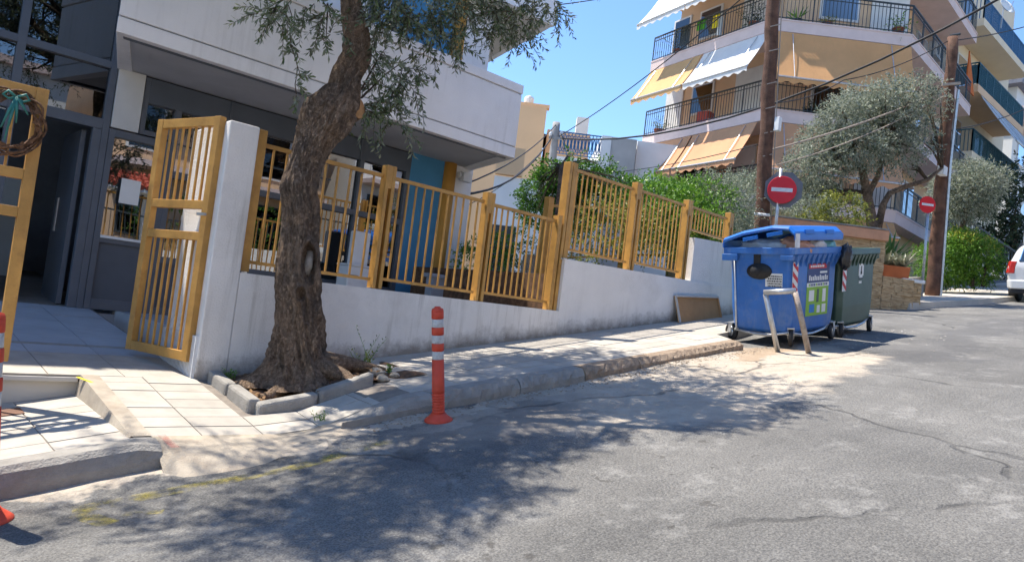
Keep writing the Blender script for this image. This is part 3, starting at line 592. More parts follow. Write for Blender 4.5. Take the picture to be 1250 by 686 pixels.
#@@
# ================================================================== OLIVE TREE
def barkmat(name, c0, c1, sc_=1.0):
    m = bpy.data.materials.new(name); t, ns, lk = nodes(m); b = ns['Principled BSDF']; g = N(t, 'ShaderNodeNewGeometry')
    mp = N(t, 'ShaderNodeMapping'); mp.inputs['Scale'].default_value = (1, 1, .26); lk.new(g.outputs['Position'], mp.inputs[0])
    v = N(t, 'ShaderNodeTexVoronoi', feature='DISTANCE_TO_EDGE', inp={'Scale': 70*sc_, 'Randomness': 1}); n1 = N(t, 'ShaderNodeTexNoise', inp={'Scale': 24*sc_, 'Detail': 8, 'Roughness': .7}); n2 = N(t, 'ShaderNodeTexNoise', inp={'Scale': 5*sc_, 'Detail': 5})
    wv = N(t, 'ShaderNodeMixRGB', blend_type='ADD', inp={0: .09}); lk.new(mp.outputs[0], wv.inputs[1]); lk.new(n1.outputs['Color'], wv.inputs[2])
    lk.new(g.outputs['Position'], n1.inputs['Vector']); lk.new(wv.outputs[0], v.inputs['Vector']); lk.new(g.outputs['Position'], n2.inputs['Vector'])
    r = N(t, 'ShaderNodeValToRGB'); r.color_ramp.elements[0].position = .3; r.color_ramp.elements[1].position = .72; r.color_ramp.elements[0].color = (*c0, 1); r.color_ramp.elements[1].color = (*c1, 1); lk.new(n1.outputs[0], r.inputs[0])
    r2 = N(t, 'ShaderNodeValToRGB'); r2.color_ramp.elements[0].position = .0; r2.color_ramp.elements[1].position = .12; r2.color_ramp.elements[0].color = (.62,.60,.58,1); lk.new(v.outputs['Distance'], r2.inputs[0])
    mx = N(t, 'ShaderNodeMixRGB', blend_type='MULTIPLY', inp={0: 1}); lk.new(r.outputs[0], mx.inputs[1]); lk.new(r2.outputs[0], mx.inputs[2])
    r3 = N(t, 'ShaderNodeValToRGB'); r3.color_ramp.elements[0].position = .35; r3.color_ramp.elements[1].position = .65; r3.color_ramp.elements[0].color = (.68,.66,.66,1); r3.color_ramp.elements[1].color = (1.2,1.1,1,1); lk.new(n2.outputs[0], r3.inputs[0])
    m2 = N(t, 'ShaderNodeMixRGB', blend_type='MULTIPLY', inp={0: 1}); lk.new(mx.outputs[0], m2.inputs[1]); lk.new(r3.outputs[0], m2.inputs[2]); lk.new(m2.outputs[0], b.inputs['Base Color'])
    b.inputs['Roughness'].default_value = .92; b.inputs['Specular IOR Level'].default_value = .2
    ad = N(t, 'ShaderNodeMath', operation='ADD'); mn = N(t, 'ShaderNodeMath', operation='MINIMUM', inp={1: .14}); lk.new(v.outputs['Distance'], mn.inputs[0]); m5 = N(t, 'ShaderNodeMath', operation='MULTIPLY', inp={1: 5}); lk.new(mn.outputs[0], m5.inputs[0])
    lk.new(m5.outputs[0], ad.inputs[0]); lk.new(n1.outputs[0], ad.inputs[1]); bp = N(t, 'ShaderNodeBump', inp={'Strength': 1.0, 'Distance': .03/sc_}); lk.new(ad.outputs[0], bp.inputs['Height']); lk.new(bp.outputs[0], b.inputs['Normal'])
    return m
M_BARK = barkmat('olive_bark', (.17,.118,.08), (.56,.43,.32))
M_BARKS = barkmat('branch_bark', (.10,.08,.06), (.24,.19,.14), 2.5)
M_CUT = mat('cut_wood', (.52,.27,.11), .8, .2, 20, .3, 60)
M_DEADW = mat('dead_wood', (.38,.33,.27), .85, .3, 14, .6, 40)
M_OLIVE = leafmat('olive_leaf', (.055,.085,.033), (.16,.21,.085), (.22,.25,.18), .3, .42)
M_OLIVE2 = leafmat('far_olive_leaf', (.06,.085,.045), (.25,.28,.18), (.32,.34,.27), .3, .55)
M_CITRUS = leafmat('citrus_leaf', (.03,.085,.012), (.12,.26,.025), None, .35, .35)
M_VINE = leafmat('yellow_green_leaf', (.09,.13,.02), (.30,.30,.06), None, .4, .5)
M_HEDGE = leafmat('hedge_leaf', (.06,.17,.02), (.19,.34,.04), None, .35, .4)
M_YTIP = leafmat('yellow_tip_leaf', (.34,.38,.04), (.58,.55,.08), None, .35, .45)
M_DKLEAF = leafmat('dark_leaf', (.015,.03,.012), (.05,.075,.03), None, .15, .5)
M_GREYL = leafmat('grey_shrub_leaf', (.12,.155,.09), (.32,.35,.26), None, .2, .6)
M_AGAVE = leafmat('agave_leaf', (.20,.22,.15), (.36,.35,.24), None, .1, .5)
M_YUCCA = leafmat('yucca_leaf', (.05,.12,.03), (.12,.24,.06), None, .15, .4)

TY = 5.5
prof = [(470,312,412),(455,322,404),(440,328,399),(425,331,395),(400,335,393),(375,335,392),(350,333,391),(325,335,389),(300,340,388),(275,345,389),(250,344,387),(229,341,384),(202,351,391),(180,358,401),(165,362,411),(150,366,426),(138,371,434),(125,385,438),(110,400,440),(95,404,440),(70,418,453),(45,419,452),(20,417,446),(0,416,441),(-40,415,440),(-80,420,444)]
tree = thing('olive_tree', 'old olive tree with twisted thick trunk in the pavement planter', 'tree', (2.85, TY, -.72))
pts = []; rad = []
for y, l, r in prof:
    a, c = onY(l, y, TY), onY(r, y, TY); pts.append((a+c)/2); ray_d = ray((l+r)/2, y); rad.append((at(r, y, pts[-1].dot(fw))-at(l, y, pts[-1].dot(fw))).length/2)
def smoothpath(P, Rr, n):
    P = np.array([list(p) for p in P]); s = np.concatenate([[0], np.cumsum(np.linalg.norm(np.diff(P, axis=0), axis=1))]); q = np.linspace(0, s[-1], n)
    Q = np.stack([np.interp(q, s, P[:, i]) for i in range(3)], 1); rr = np.interp(q, s, Rr)
    for _ in range(2): Q[1:-1] = (Q[:-2]+2*Q[1:-1]+Q[2:])/4
    return Q, rr, q
Q, rr, qs = smoothpath(pts, rad, 330)
nseg = 150; vs = []; u = Vector((1, 0, 0))
hol = onY(376, 322, TY); knot2 = onY(367, 358, TY)
camd = -Vector(ray(365, 330)).normalized()
for i in range(len(Q)):
    d = Vector(Q[min(i+1, len(Q)-1)]-Q[max(i-1, 0)]).normalized(); d = (d+Vector((0,0,.6))).normalized(); u = (Vector((1,0,0))-d*d.x).normalized(); bb = d.cross(u); h_ = qs[i]
    for k in range(nseg):
        th = k*2*math.pi/nseg; tw = th + .55*h_
        f = 1+.075*math.sin(3*tw+.8)+.05*math.sin(5*tw+2*math.sin(1.7*h_))+.035*math.sin(9*tw+3*math.sin(2.3*h_)+1)+.03*math.sin(6.5*h_+2*math.sin(th))
        fl_ = math.exp(-h_/.11); f += fl_*(.18+.4*max(0, math.sin(2.5*th+.4))**1.5+.16*math.sin(7*th))
        cx2, cy2 = math.cos(tw), math.sin(tw); na = mnoise.noise((cx2*5.5, cy2*5.5, h_*3.2)); nb2 = mnoise.noise((cx2*13+7, cy2*13, h_*7.5)); nc = mnoise.noise((cx2*3+3, cy2*3, h_*2.2)); nd = mnoise.noise((cx2*26, cy2*26+5, h_*19))
        f += .16*(.45-abs(na)*1.6)+.085*(.4-abs(nb2)*1.5)+.13*nc+.03*nd-.03
        p = Vector(Q[i]) + (u*math.cos(th)+bb*math.sin(th))*rr[i]*f*.93
        for hc, ha, hb, dep in ((hol, .055, .16, .10), (knot2, .035, .055, .035)):
            e = p-hc; e2 = e-camd*e.dot(camd); dx = e2.dot(rt)/ha; dz = e2.dot(up)/hb; q_ = dx*dx+dz*dz
            if e.dot(camd) > 0 and q_ < 2.6: p -= camd*dep*max(0, 1-q_)**.6; p += camd*.028*math.exp(-(math.sqrt(q_)-1.15)**2/.04)
        vs.append(p)
fs = [(i*nseg+k, i*nseg+(k+1)%nseg, (i+1)*nseg+(k+1)%nseg, (i+1)*nseg+k) for i in range(len(Q)-1) for k in range(nseg)]
b = MB(); b.add(vs, fs)
# root toes spreading over the soil
trunk = b.build('trunk', M_BARK, tree, smooth=True)
rt_ = MB(); base = Vector(Q[3])
for a, L in ((-2.6,.36),(-1.9,.42),(-1.2,.5),(-.5,.6),(.2,.42)):
    pp = []
    for j in range(7):
        f = j/6; r_ = .12+L*f; x = base.x+math.cos(a+.25*math.sin(3*f))*r_; y = base.y+math.sin(a+.25*math.sin(3*f))*r_*.75; pp.append((x, y, pav(x, y)+.16*(1-f)**1.5+.045))
    rt_.tube(pp, [.10*(1-.72*j/6) for j in range(7)], 10)
rt_.build('root', M_BARK, tree, smooth=True)
# pale dead wood inside the hollow, sawn branch stub
dw = MB(); dw.tube([hol-Vector((.01,0,.13))+camd*.075, hol-Vector((0,0,.02))+camd*.085, hol+Vector((.01,0,.10))+camd*.075], [.018,.038,.026], 10); dw.build('dead_wood', M_DEADW, tree, smooth=True)
st = onY(425, 138, TY); so_ = (rt*.75-fw*.62+up*.1).normalized(); sb = MB(); sb.tube([st-so_*.02, st+so_*.10, st+so_*.135], [.10,.085,.075], 18); sb.build('branch_stub', M_BARK, tree, smooth=True)
sd = MB(); c0 = st+so_*.138; e1 = so_.cross(Vector((0,0,1))).normalized(); e2_ = e1.cross(so_); ring = [c0+(e1*math.cos(a)*.055+e2_*math.sin(a)*.085) for a in [k*.3927 for k in range(16)]]; sd.add(ring+[p+so_*.006 for p in ring], [tuple(range(16, 32))]+[(k, (k+1)%16, 16+(k+1)%16, 16+k) for k in range(16)]); sd.build('sawn_face', M_CUT, tree)
# limbs and crown
top = Vector(Q[-1]); limbs = MB(); tips = []
def shade_ok(x, y, z):
    h = z-gz(x); X_, Y_ = x+.22*h, y-.42*h; return Y_ > 2.75+.25*math.sin(2.1*X_)+.12*max(0, 2-X_)*0 and X_ < 6.5 and X_ > -.8 and not (X_ < 2.7 and Y_ > 4.62+.15*math.sin(5*X_)) and not (X_ > 4.9 and Y_ > 5.2)
def zmin(x, y): return max(1, y/5.5)*(2.42+.17*(x-3))
def limb(p, d, L, r, lev):
    pp = [p]; n = 7; q = p.copy()
    for i in range(n):
        d = (d+Vector((random.uniform(-.22,.22), random.uniform(-.22,.22), random.uniform(-.10,.16)))).normalized(); q = q+d*L/n
        if q.z < zmin(q.x, q.y)+.25: d.z = abs(d.z)+.15
        if i > 1 and not shade_ok(q.x, q.y, q.z): break
        pp.append(q.copy())
        if lev > 0 and i > 1:
            for _ in range(2 if lev > 1 else 1):
                s = Vector((random.uniform(-1,1), random.uniform(-1,1), random.uniform(-.35,.5))).normalized(); limb(q.copy(), (d*.5+s).normalized(), L*random.uniform(.42,.62), r*(1-i/n)*.55+.004, lev-1)
    if len(pp) < 2: return
    limbs.tube(pp, [max(.004, r*(1-.75*i/n)) for i in range(len(pp))], 8 if lev else 5); tips.append((pp, lev))
for a, el in ((-.3,.42),(.3,.55),(1.3,.5),(2.3,.4),(2.9,.35),(3.4,.35),(3.9,.45),(5.2,.5),(.9,.7)):
    limb(top-Vector((0,0,.08)), Vector((math.cos(a)*math.cos(el), math.sin(a)*math.cos(el), math.sin(el))), random.uniform(1.7,2.3), .075, 2)
S = []; Dv = []
for pp, lev in tips:
    for i in range(2, len(pp)):
        for _ in range(3 if lev == 0 else 1):
            S.append(pp[i]+Vector((random.uniform(-.1,.1), random.uniform(-.1,.1), random.uniform(-.06,.08)))); Dv.append(((pp[i]-pp[i-1]).normalized()*.6+Vector((random.uniform(-1,1), random.uniform(-1,1), random.uniform(-.7,.7)))).normalized())
S = np.array([list(p) for p in S]); Dv = np.array([list(p) for p in Dv])
zm = np.array([zmin(x, y) for x, y, z in S]); keep = (S[:, 2] > zm+.05) & (S[:, 1] < 8.2) & np.array([shade_ok(*p) for p in S]); S = S[keep]; Dv = Dv[keep]
# twigs that hang into the picture (world points just under the crown)
def cluster(px, py, n, spr, Y=5.4, hang=0.0, ln=.22):
    c = onY(px, py, Y); global S, Dv, XT
    s = np.array(list(c))+rng.normal(size=(n, 3))*np.array(spr); d = unit(rng.normal(size=(n, 3))+np.array([0, 0, -hang])); XT.append((s, d, np.full(n, ln)))
XT = []
for a in ((345,8,9,(.06,.1,.05)),(330,18,4,(.04,.05,.03)),(380,5,6,(.08,.1,.03)),(395,22,6,(.04,.05,.05)),(405,45,3,(.02,.05,.03)),(470,12,26,(.12,.15,.05)),(500,25,18,(.12,.15,.07)),(455,50,8,(.03,.06,.1)),(520,48,8,(.08,.1,.06)),(545,15,26,(.15,.15,.07)),(552,52,9,(.06,.08,.05)),(590,14,22,(.12,.12,.06)),(620,20,22,(.12,.12,.07)),(640,42,7,(.05,.06,.06)),(650,12,14,(.1,.1,.05)),(680,8,5,(.04,.05,.04)),(462,95,9,(.05,.06,.10)),(485,110,13,(.09,.08,.10)),(470,140,11,(.08,.06,.05)),(500,85,7,(.05,.06,.08)),(445,128,5,(.03,.05,.04))): cluster(a[0], a[1], int(a[2]*1.6), a[3], hang=.25)
# the long hanging sprig
pA, pB = onY(352, 6, 5.35), onY(364, 116, 5.35); hp = [pA.lerp(pB, i/9)+Vector((.02*math.sin(i*1.3), 0, 0)) for i in range(10)]; limbs.tube(hp, .004, 5)
XT.append((np.array([list(p) for p in hp]), unit(rng.normal(size=(10, 3))+np.array([0, 0, -.7])), np.full(10, .11)))
for a, c in (((441,120),(500,70)),((445,128),(490,130)),((441,110),(470,60)),((345,0),(330,20)),((400,5),(398,48))): limbs.tube([onY(*a, 5.42), (onY(*a, 5.42)+onY(*c, 5.4))/2+Vector((0,0,.03)), onY(*c, 5.4)], [.009,.006,.003], 5)
limbs.build('branch', M_BARKS, tree, smooth=True)
(A1, T1) = twig_leaves(S, Dv, rng.uniform(.2, .36, len(S)), 20, .058, .016, .5)
s2 = np.concatenate([x[0] for x in XT]); d2_ = np.concatenate([x[1] for x in XT]); l2 = np.concatenate([x[2] for x in XT])
(A2, T2) = twig_leaves(s2, d2_, l2, 22, .062, .018, .7)
ok = A1[0][:, 2] > np.array([zmin(x, y) for x, y, z in A1[0]])-.12
cr = leafmesh('crown', *[np.concatenate([a[ok], c]) for a, c in zip(A1, A2)], M_OLIVE, tree)
tw = MB()
for T in T2[::1]: tw.tube([Vector(T[0]), Vector(T[9]), Vector(T[21])], [.0035,.0028,.0015], 4, cap=False)
tw.build('twigs', M_BARKS, tree, kind='stuff')
print('leaves', len(A1[0]), len(A2[0]))

# ---- planter around the tree
pl_ = thing('tree_planter', 'low concrete edging around the olive tree roots', 'planter', (2.9, 5.5, -.8))
def edging(p, q, n, h0=.13, m=M_CONC):
    p, q = Vector(p), Vector(q)
    for i in range(n):
        a, c = p.lerp(q, i/n), p.lerp(q, (i+1)/n); d = (c-a).normalized(); a = a+d*.004; c = c-d*.004; s = Vector((-d.y, d.x))*.055; z = random.uniform(-.008,.008)
        f = lambda v, dz: (v.x, v.y, max(pav(v.x, v.y), pav(a.x, a.y)-.05)+dz)
        MB().hexa([f(a-s,-.08), f(c-s,-.08), f(c+s,-.08), f(a+s,-.08), f(a-s*.86,h0+z), f(c-s*.86,h0+z), f(c+s*.86,h0+z), f(a+s*.86,h0+z)]).build('edging_stone', m, pl_, bevel=.022)
edging((2.32,5.96), (2.32,5.56), 1, .085); edging((2.32,5.54), (2.32,5.12), 1, .10); edging((2.32,5.10), (3.25,5.10), 2, .085)
so2 = MB(); xs_ = [2.34+.08*i for i in range(19)]; ys_ = [5.08+.08*i for i in range(12)]
so2.add([(x, y, pav(x, y)+.045+.025*math.sin(9*x+3*y)*math.sin(7*y)-.05*sstep(3.2,3.6,x)) for y in ys_ for x in xs_], [(j*19+i, j*19+i+1, (j+1)*19+i+1, (j+1)*19+i) for j in range(11) for i in range(18)]); so2.build('soil', M_SOIL, pl_, smooth=True)
def rock(c, r, m, par=None, name='stone', seed=0):
    rg = random.Random(seed); b = MB(); n, k = 8, 5; vs = [(c[0], c[1], c[2]-r*.5)]
    for j in range(1, k):
        for i in range(n):
            ph, th = math.pi*j/k, 2*math.pi*i/n; f = r*rg.uniform(.75,1.15); vs.append((c[0]+f*math.sin(ph)*math.cos(th), c[1]+f*math.sin(ph)*math.sin(th), c[2]-f*.6*math.cos(ph)))
    vs.append((c[0], c[1], c[2]+r*.6)); L_ = len(vs)-1
    fs = [(0, 1+(i+1)%n, 1+i) for i in range(n)]+[(1+(j-1)*n+i, 1+(j-1)*n+(i+1)%n, 1+j*n+(i+1)%n, 1+j*n+i) for j in range(1, k-1) for i in range(n)]+[(L_, 1+(k-2)*n+i, 1+(k-2)*n+(i+1)%n) for i in range(n)]
    return b.add(vs, fs).build(name, m, par, bevel=.006)
for i, (x, y, r) in enumerate(((3.42,5.30,.08),(3.52,5.18,.05),(3.36,5.12,.06),(3.46,5.5,.05),(2.5,5.2,.04),(2.47,5.16,.03))): rock((x, y, pav(x, y)+r*.35), r, M_APRON, pl_, 'rubble_stone', i)
# weeds by the planter
def weed(x, y, h, n, label, m=M_VINE, zf=None, leaf=.035):
    z = (zf or pav)(x, y)+.02; t = thing('weed', label, 'weed', (x, y, z)); b = MB(); S_ = []; D_ = []
    for i in range(n):
        a = random.uniform(0, 6.28); l = h*random.uniform(.5,1); d = Vector((math.cos(a)*.5, math.sin(a)*.5, 1)).normalized(); p0 = Vector((x+random.uniform(-.04,.04), y+random.uniform(-.03,.03), z)); b.tube([p0, p0+d*l*.5, p0+d*l+Vector((d.x,d.y,0))*.05], [.003,.002,.001], 4, cap=False); S_.append(list(p0)); D_.append(list(d*l))
    b.build('stem', M_HEDGE, t); S_ = np.array(S_); D_ = np.array(D_); l = np.linalg.norm(D_, axis=1); (A, _) = twig_leaves(S_, unit(D_), l, 9, leaf, leaf*.4, 0, .9); leafmesh('leaves', *A, m, t)
weed(3.35, 5.45, .22, 9, 'dry leafy weed growing at the olive trunk base', M_VINE); weed(3.62,5.78,.42,3,'tall thin weed against the white wall beside the planter', M_OLIVE); weed(3.50,5.3,.07,5,'low weed between the planter rubble stones', M_HEDGE)
weed(2.62, 4.72, .09, 7, 'tiny green weed at the edge of the dropped kerb', M_HEDGE, leaf=.02); weed(2.4, 5.85, .12, 8, 'grassy tuft in the planter corner by the pier', M_HEDGE, leaf=.03)

# ================================================================== BOLLARDS
SL = Matrix.Rotation(-math.atan(.168), 4, 'Y')
def bollard(P, h, label, lean=0, tilt=0):
    t = thing('bollard', label, 'bollard', P, 'orange flexible bollards along the kerb'); X = Matrix.Translation(P) @ SL @ Matrix.Rotation(tilt, 4, 'Y') @ Matrix.Scale(h/.8, 4)
    MB(X).lathe([(.10,-.01),(.102,.008),(.085,.022),(.062,.04),(.052,.055)], n=28).build('base', M_ORANGE, t, smooth=True)
    pr = [(.046,.05)]
    for i in range(7): z = .065+i*.02; pr += [(.046,z),(.0465,z+.004),(.0415,z+.008),(.0415,z+.014),(.046,z+.018)]
    pr += [(.045,.22),(.0425,.44)]
    MB(X).lathe(pr, n=28).build('ribbed_body', M_ORANGE, t, smooth=True)
    z = .44
    for i in range(3):
        MB(X).lathe([(.0395,z),(.041,z+.003),(.041,z+.055),(.0395,z+.058)], n=28).build('reflective_band', M_REFL, t, smooth=True); z += .058
        MB(X).lathe([(.041,z+.001),(.0435,z+.004),(.0435,z+.052),(.041,z+.055)], n=28).build('collar', M_ORANGE, t, smooth=True); z += .056
    MB(X).lathe([(.043,z-.006),(.043,z+.006),(.038,z+.018),(.022,z+.024),(.022,z+.03),(.018,z+.032)], n=24).build('cap', M_ORANGE, t, smooth=True)
P = onroad(535, 515); bollard(Vector((P.x, P.y, roadz(P.x, P.y))), .80, 'orange bollard with reflective bands standing in front of the olive tree')
P = onroad(-21, 634); bollard(Vector((P.x, P.y, roadz(P.x, P.y))), .98, 'orange bollard at the very edge of the photo beside the marble step', 0, R(4.5))
# ---- marble step, cover
q0, q1 = onpav(-40, 478), onpav(55, 470)
ms = thing('marble_step', 'pale marble step block beside the entrance ramp', 'step', (.8, 6.2, -.95))
zt = -.815; MB().box((-.6, 6.03, -1.1), (1.39, 6.5, zt-.035)).build('riser', M_MARBLE, ms); MB().box((-.62, 5.985, zt-.034), (1.37, 6.5, zt)).build('tread', M_MARBLE, ms, bevel=.006)
c = onpav(14, 503); pz = lambda x, y: -1.158+.159*x+.03*(y-6); cx_, cy_ = c.x-.06, c.y
cv = MB(); cv.hexa([(x, y, pz(x, y)+dz) for dz in (-.01, .006) for x, y in ((cx_-.2,cy_-.09),(cx_+.12,cy_-.09),(cx_+.12,cy_+.09),(cx_-.2,cy_+.09))]); tag(cv.build('utility_cover', M_RUSTLID, bevel=.004), 'rusty brown utility cover set in the pavement tiles', 'cover')
# ---- board leaning on the wall
lb = thing('leaning_board', 'brown cardboard drawer front leaning on the white wall', 'board', (8.4, 5.9, .15))
a_, b_2 = onY(823, 361, 5.985), onY(875, 363, 5.985); g0 = pav(a_.x, 5.86); X0, X1 = a_.x, b_2.x
def lean(u0, u1, v0, v1, t0, t1):
    e = Vector((0, .12, .36)).normalized(); nrm = Vector((0, -e.z, e.y)); sl = (pav(X1, 5.85)-pav(X0, 5.85))/(X1-X0); o = Vector((X0, 5.86, g0+.005)); f = lambda u, v, t: o+Vector((u, 0, u*sl*.55))+e*v+nrm*t
    return MB().hexa([f(u0,v0,t0), f(u1,v0,t0), f(u1,v0,t1), f(u0,v0,t1), f(u0,v1,t0), f(u1,v1,t0), f(u1,v1,t1), f(u0,v1,t1)])
wd_ = X1-X0; lean(0, wd_, 0, .38, -.012, .0).build('panel', M_CARD, lb); lean(0, wd_, .36, .385, .001, .03).build('edge_strip', M_CARDE, lb); lean(0, .02, .0, .36, .001, .025).build('edge_strip', M_CARDE, lb); lean(wd_-.02, wd_, 0, .36, .001, .025).build('edge_strip', M_CARD, lb)

# ================================================================== BINS
def binbox(name, label, cx, cy, mb, ml, blue, yaw=0):
    z0 = gz(cx); t = thing(name, label, 'bin', (cx, cy, z0)); X = Matrix.Translation((cx, cy, z0)) @ SL @ Matrix.Rotation(yaw, 4, 'Z')
    a0, b0, a1, b1 = .53, .385, .565, .435; zb, zt = .165, 1.13
    def ringbody(): 
        b = MB(X); prof = [(a0-.05,b0-.05,zb-.03),(a0,b0,zb+.02),(a0+.02,b0+.02,zb+.25),(a1-.01,b1-.01,zt-.1),(a1,b1,zt)]; ch = .06; vs = []
        for a, c, z in prof: vs += [(a-ch,-c,z),(a,-c+ch,z),(a,c-ch,z),(a-ch,c,z),(-a+ch,c,z),(-a,c-ch,z),(-a,-c+ch,z),(-a+ch,-c,z)]
        n = 8; fs = [(i*n+k, i*n+(k+1)%n, (i+1)*n+(k+1)%n, (i+1)*n+k) for i in range(4) for k in range(n)]+[tuple(range(n))[::-1]]
        return b.add(vs, fs)
    ringbody().build('body', mb, t, bevel=.012)
    r = MB(X); o = .035
    for (xa, ya, xb, yb) in ((-a1-o,-b1-o,a1+o,-b1+.0),(-a1-o,b1,a1+o,b1+o),(-a1-o,-b1,-a1,b1),(a1,-b1,a1+o,b1)): r.box((xa,ya,zt-.045),(xb,yb,zt+.035))
    r.build('rim', mb, t, bevel=.008)
    rb = MB(X)
    for i in range(9):                                       # stiffening teeth below the rim
        x = -a1+.08+i*(2*a1-.16)/8; rb.add([(x-.045,-b1+.004,zt-.046),(x+.045,-b1+.004,zt-.046),(x,-b1+.018,zt-.19),(x-.045,-b1-.045,zt-.046),(x+.045,-b1-.045,zt-.046),(x,-b1+.006,zt-.19)], [(0,1,2),(3,5,4),(0,2,5,3),(1,4,5,2),(0,3,4,1)])
    rb.build('rim_teeth', mb, t)
    for s in (-1, 1):
        e = MB(X); x = s*(a1+.002)
        MB(X).box((min(x,x+s*.04),-b1-.02,zt-.11),(max(x,x+s*.04),-b1+.14,zt-.05)).build('lifting_lug', mb, t, bevel=.006); MB(X).box((min(x,x+s*.045),b1-.16,zt-.13),(max(x,x+s*.045),b1+.05,zt-.05)).build('lifting_lug', mb, t, bevel=.006)
        pv = MB(X); xx = s*(a1-.012); pv.lathe([(.001,s*.05),(.05,s*.045),(.07,s*.02),(.07,-s*.02)], (xx,.05,zt-.25), 16, 0); pv.build('pivot', M_BLACK, t, smooth=True)
        ov = MB(X); ov.lathe([(.001,s*.03),(.16,s*.022),(.17,-s*.02)], (xx,0,zt-.25), 20, 0)
        ov.v = [tuple(X @ Vector((q.x, q.y, zt-.25+(q.z-zt+.25)*.6))) for q in [X.inverted() @ Vector(p) for p in ov.v]]; ov.build('pivot_plate', M_BLACK, t, smooth=True); MB(X).box((min(xx-.02,xx+s*.012),-.02,zt-.25),(max(xx-.02,xx+s*.012),.07,zt-.05)).build('pivot_strap', M_BLACK, t)
    # galvanised corner rod and base frame
    fr_ = MB(X); fr_.tube([(-a1-.008,b1-.10,zt-.06),(-a0-.015,b0-.08,zb+.02),(-a0-.005,b0-.08,.15)], .013, 8); fr_.tube([(-a0,b0-.05,.15),(-a0,.1,.12),(-a0,-b0+.25,.12),(-a0,-b0+.02,.17)], .017, 8)
    fr_.tube([(-a0,-b0+.02,.17),(-a0+.25,-b0,.13),(0,-b0-.01,.125),(a0-.25,-b0,.15),(a0,-b0+.02,.22)], .017, 8); fr_.tube([(a0,-b0,.22),(a0,0,.15),(a0,b0,.20)], .017, 8); fr_.tube([(-a0,b0,.16),(a0,b0,.16)], .017, 8); fr_.build('base_frame', M_GALV, t, smooth=True)
    for sx_, sy_, an in ((-1,-1,.5),(1,-1,.2),(-1,1,1.2),(1,1,.3)):
        x, y = sx_*(a0-.04), sy_*(b0-.0); W = X @ Matrix.Translation((x, y, 0)) @ Matrix.Rotation(an, 4, 'Z')
        wh = MB(W).lathe([(.06,-.022),(.10,-.024),(.108,-.012),(.108,.012),(.10,.024),(.06,.022)], (.03,0,.108), 22, 1).build('wheel', M_BLACK, t, smooth=True); MB(W).lathe([(.001,-.027),(.058,-.025),(.058,.025),(.001,.027)], (.03,0,.108), 14, 1).build('hub', M_GALV, wh, smooth=True)
        fk = MB(W)
        for s in (-1, 1): fk.add([(-.03,s*.032,.22),(.05,s*.032,.22),(.055,s*.032,.10),(.015,s*.032,.09),(-.03,s*.036,.22),(.05,s*.036,.22),(.055,s*.036,.10),(.015,s*.036,.09)], [(0,1,2,3),(7,6,5,4),(0,4,5,1),(1,5,6,2),(2,6,7,3),(3,7,4,0)])
        fk.box((-.04,-.04,.215),(.06,.04,.228)); fk.build('wheel_fork', M_GALV, t)
    # lid
    def lidmesh(Xl, m):
        b = MB(Xl); pr = [(0,0),(-.02,.075),(-.30,.115),(-.70,.115),(-.90,.07),(-.96,-.005),(-.95,-.05)]; hw = a1+.045; vs = []; n = len(pr)
        for x, k in ((-hw,.0),(-hw+.05,.03),(hw-.05,.03),(hw,.0)): vs += [(x, y, z+k if 0 < i < n-1 else z) for i, (y, z) in enumerate(pr)]
        fs = [(i*n+j, (i+1)*n+j, (i+1)*n+j+1, i*n+j+1) for i in range(3) for j in range(n-1)]
        L2 = len(vs); inner = [(x*.97, y*.98-.01, z-.03) for x, y, z in vs]; fs2 = [tuple(L2+i for i in f[::-1]) for f in fs]
        edge = [(i, i+1, L2+i+1, L2+i) for i in range(n-1)]+[(3*n+i+1, 3*n+i, L2+3*n+i, L2+3*n+i+1) for i in range(n-1)]+[((i+1)*n, i*n, L2+i*n, L2+(i+1)*n) for i in range(3)]+[(i*n+n-1, (i+1)*n+n-1, L2+(i+1)*n+n-1, L2+i*n+n-1) for i in range(3)]
        b.add(vs+inner, fs+fs2+edge); l = b.build('lid', m, t, bevel=.008)
        for x in (-.35,.15): MB(Xl).box((x,-.972,.0),(x+.2,-.945,.05)).build('lid_handle', m, l, bevel=.004)
        for y in (-.30,-.62): MB(Xl).box((-hw-.008,y-.2,.015),(-hw+.01,y,.06)).build('lid_handle', m, l, bevel=.004)
        return l
    if blue: lidmesh(X @ Matrix.Translation((0, b1+.05, zt+.04)) @ Matrix.Rotation(-R(9.5), 4, 'X'), ml)
    else: lidmesh(X @ Matrix.Translation((0, b1+.06, zt+.045)) @ Matrix.Rotation(-R(262), 4, 'X'), ml)
    # flat prints on the outside: front face slopes a little
    def onfront(x0, x1, z0_, z1_, lift, m, nm, par=t, skew=0):
        f = lambda z: -(b0+.02+(b1-.01-b0-.02)*(z-zb-.25)/(zt-.1-zb-.25))-lift
        return MB(X).hexa([(x0,f(z0_)+lift,z0_),(x1,f(z0_)+lift,z0_),(x1,f(z0_),z0_),(x0,f(z0_),z0_),(x0+skew,f(z1_)+lift,z1_),(x1+skew,f(z1_)+lift,z1_),(x1+skew,f(z1_),z1_),(x0+skew,f(z1_),z1_)]).build(nm, m, par)
    def stripes(x0, x1, z0_, z1_):
        pl2 = onfront(x0, x1, z0_, z1_, .003, M_SILV, 'reflector'); h = (z1_-z0_); n = 3
        for i in range(n):
            za = z0_+h*i/n; f = lambda z: -(b0+.02+(b1-.01-b0-.02)*(z-zb-.25)/(zt-.1-zb-.25))-.0045; sk = .09
            q = [(x0,min(z1_,za+sk)),(x1,za),(x1,za+h*.16),(x0,min(z1_,za+sk+h*.16))]; MB(X).add([(x, f(z), z) for x, z in q], [(0,1,2,3)]).build('red_stripe', M_RED, pl2)
    stripes(-a1+.02, -a1+.14, .62, 1.0)
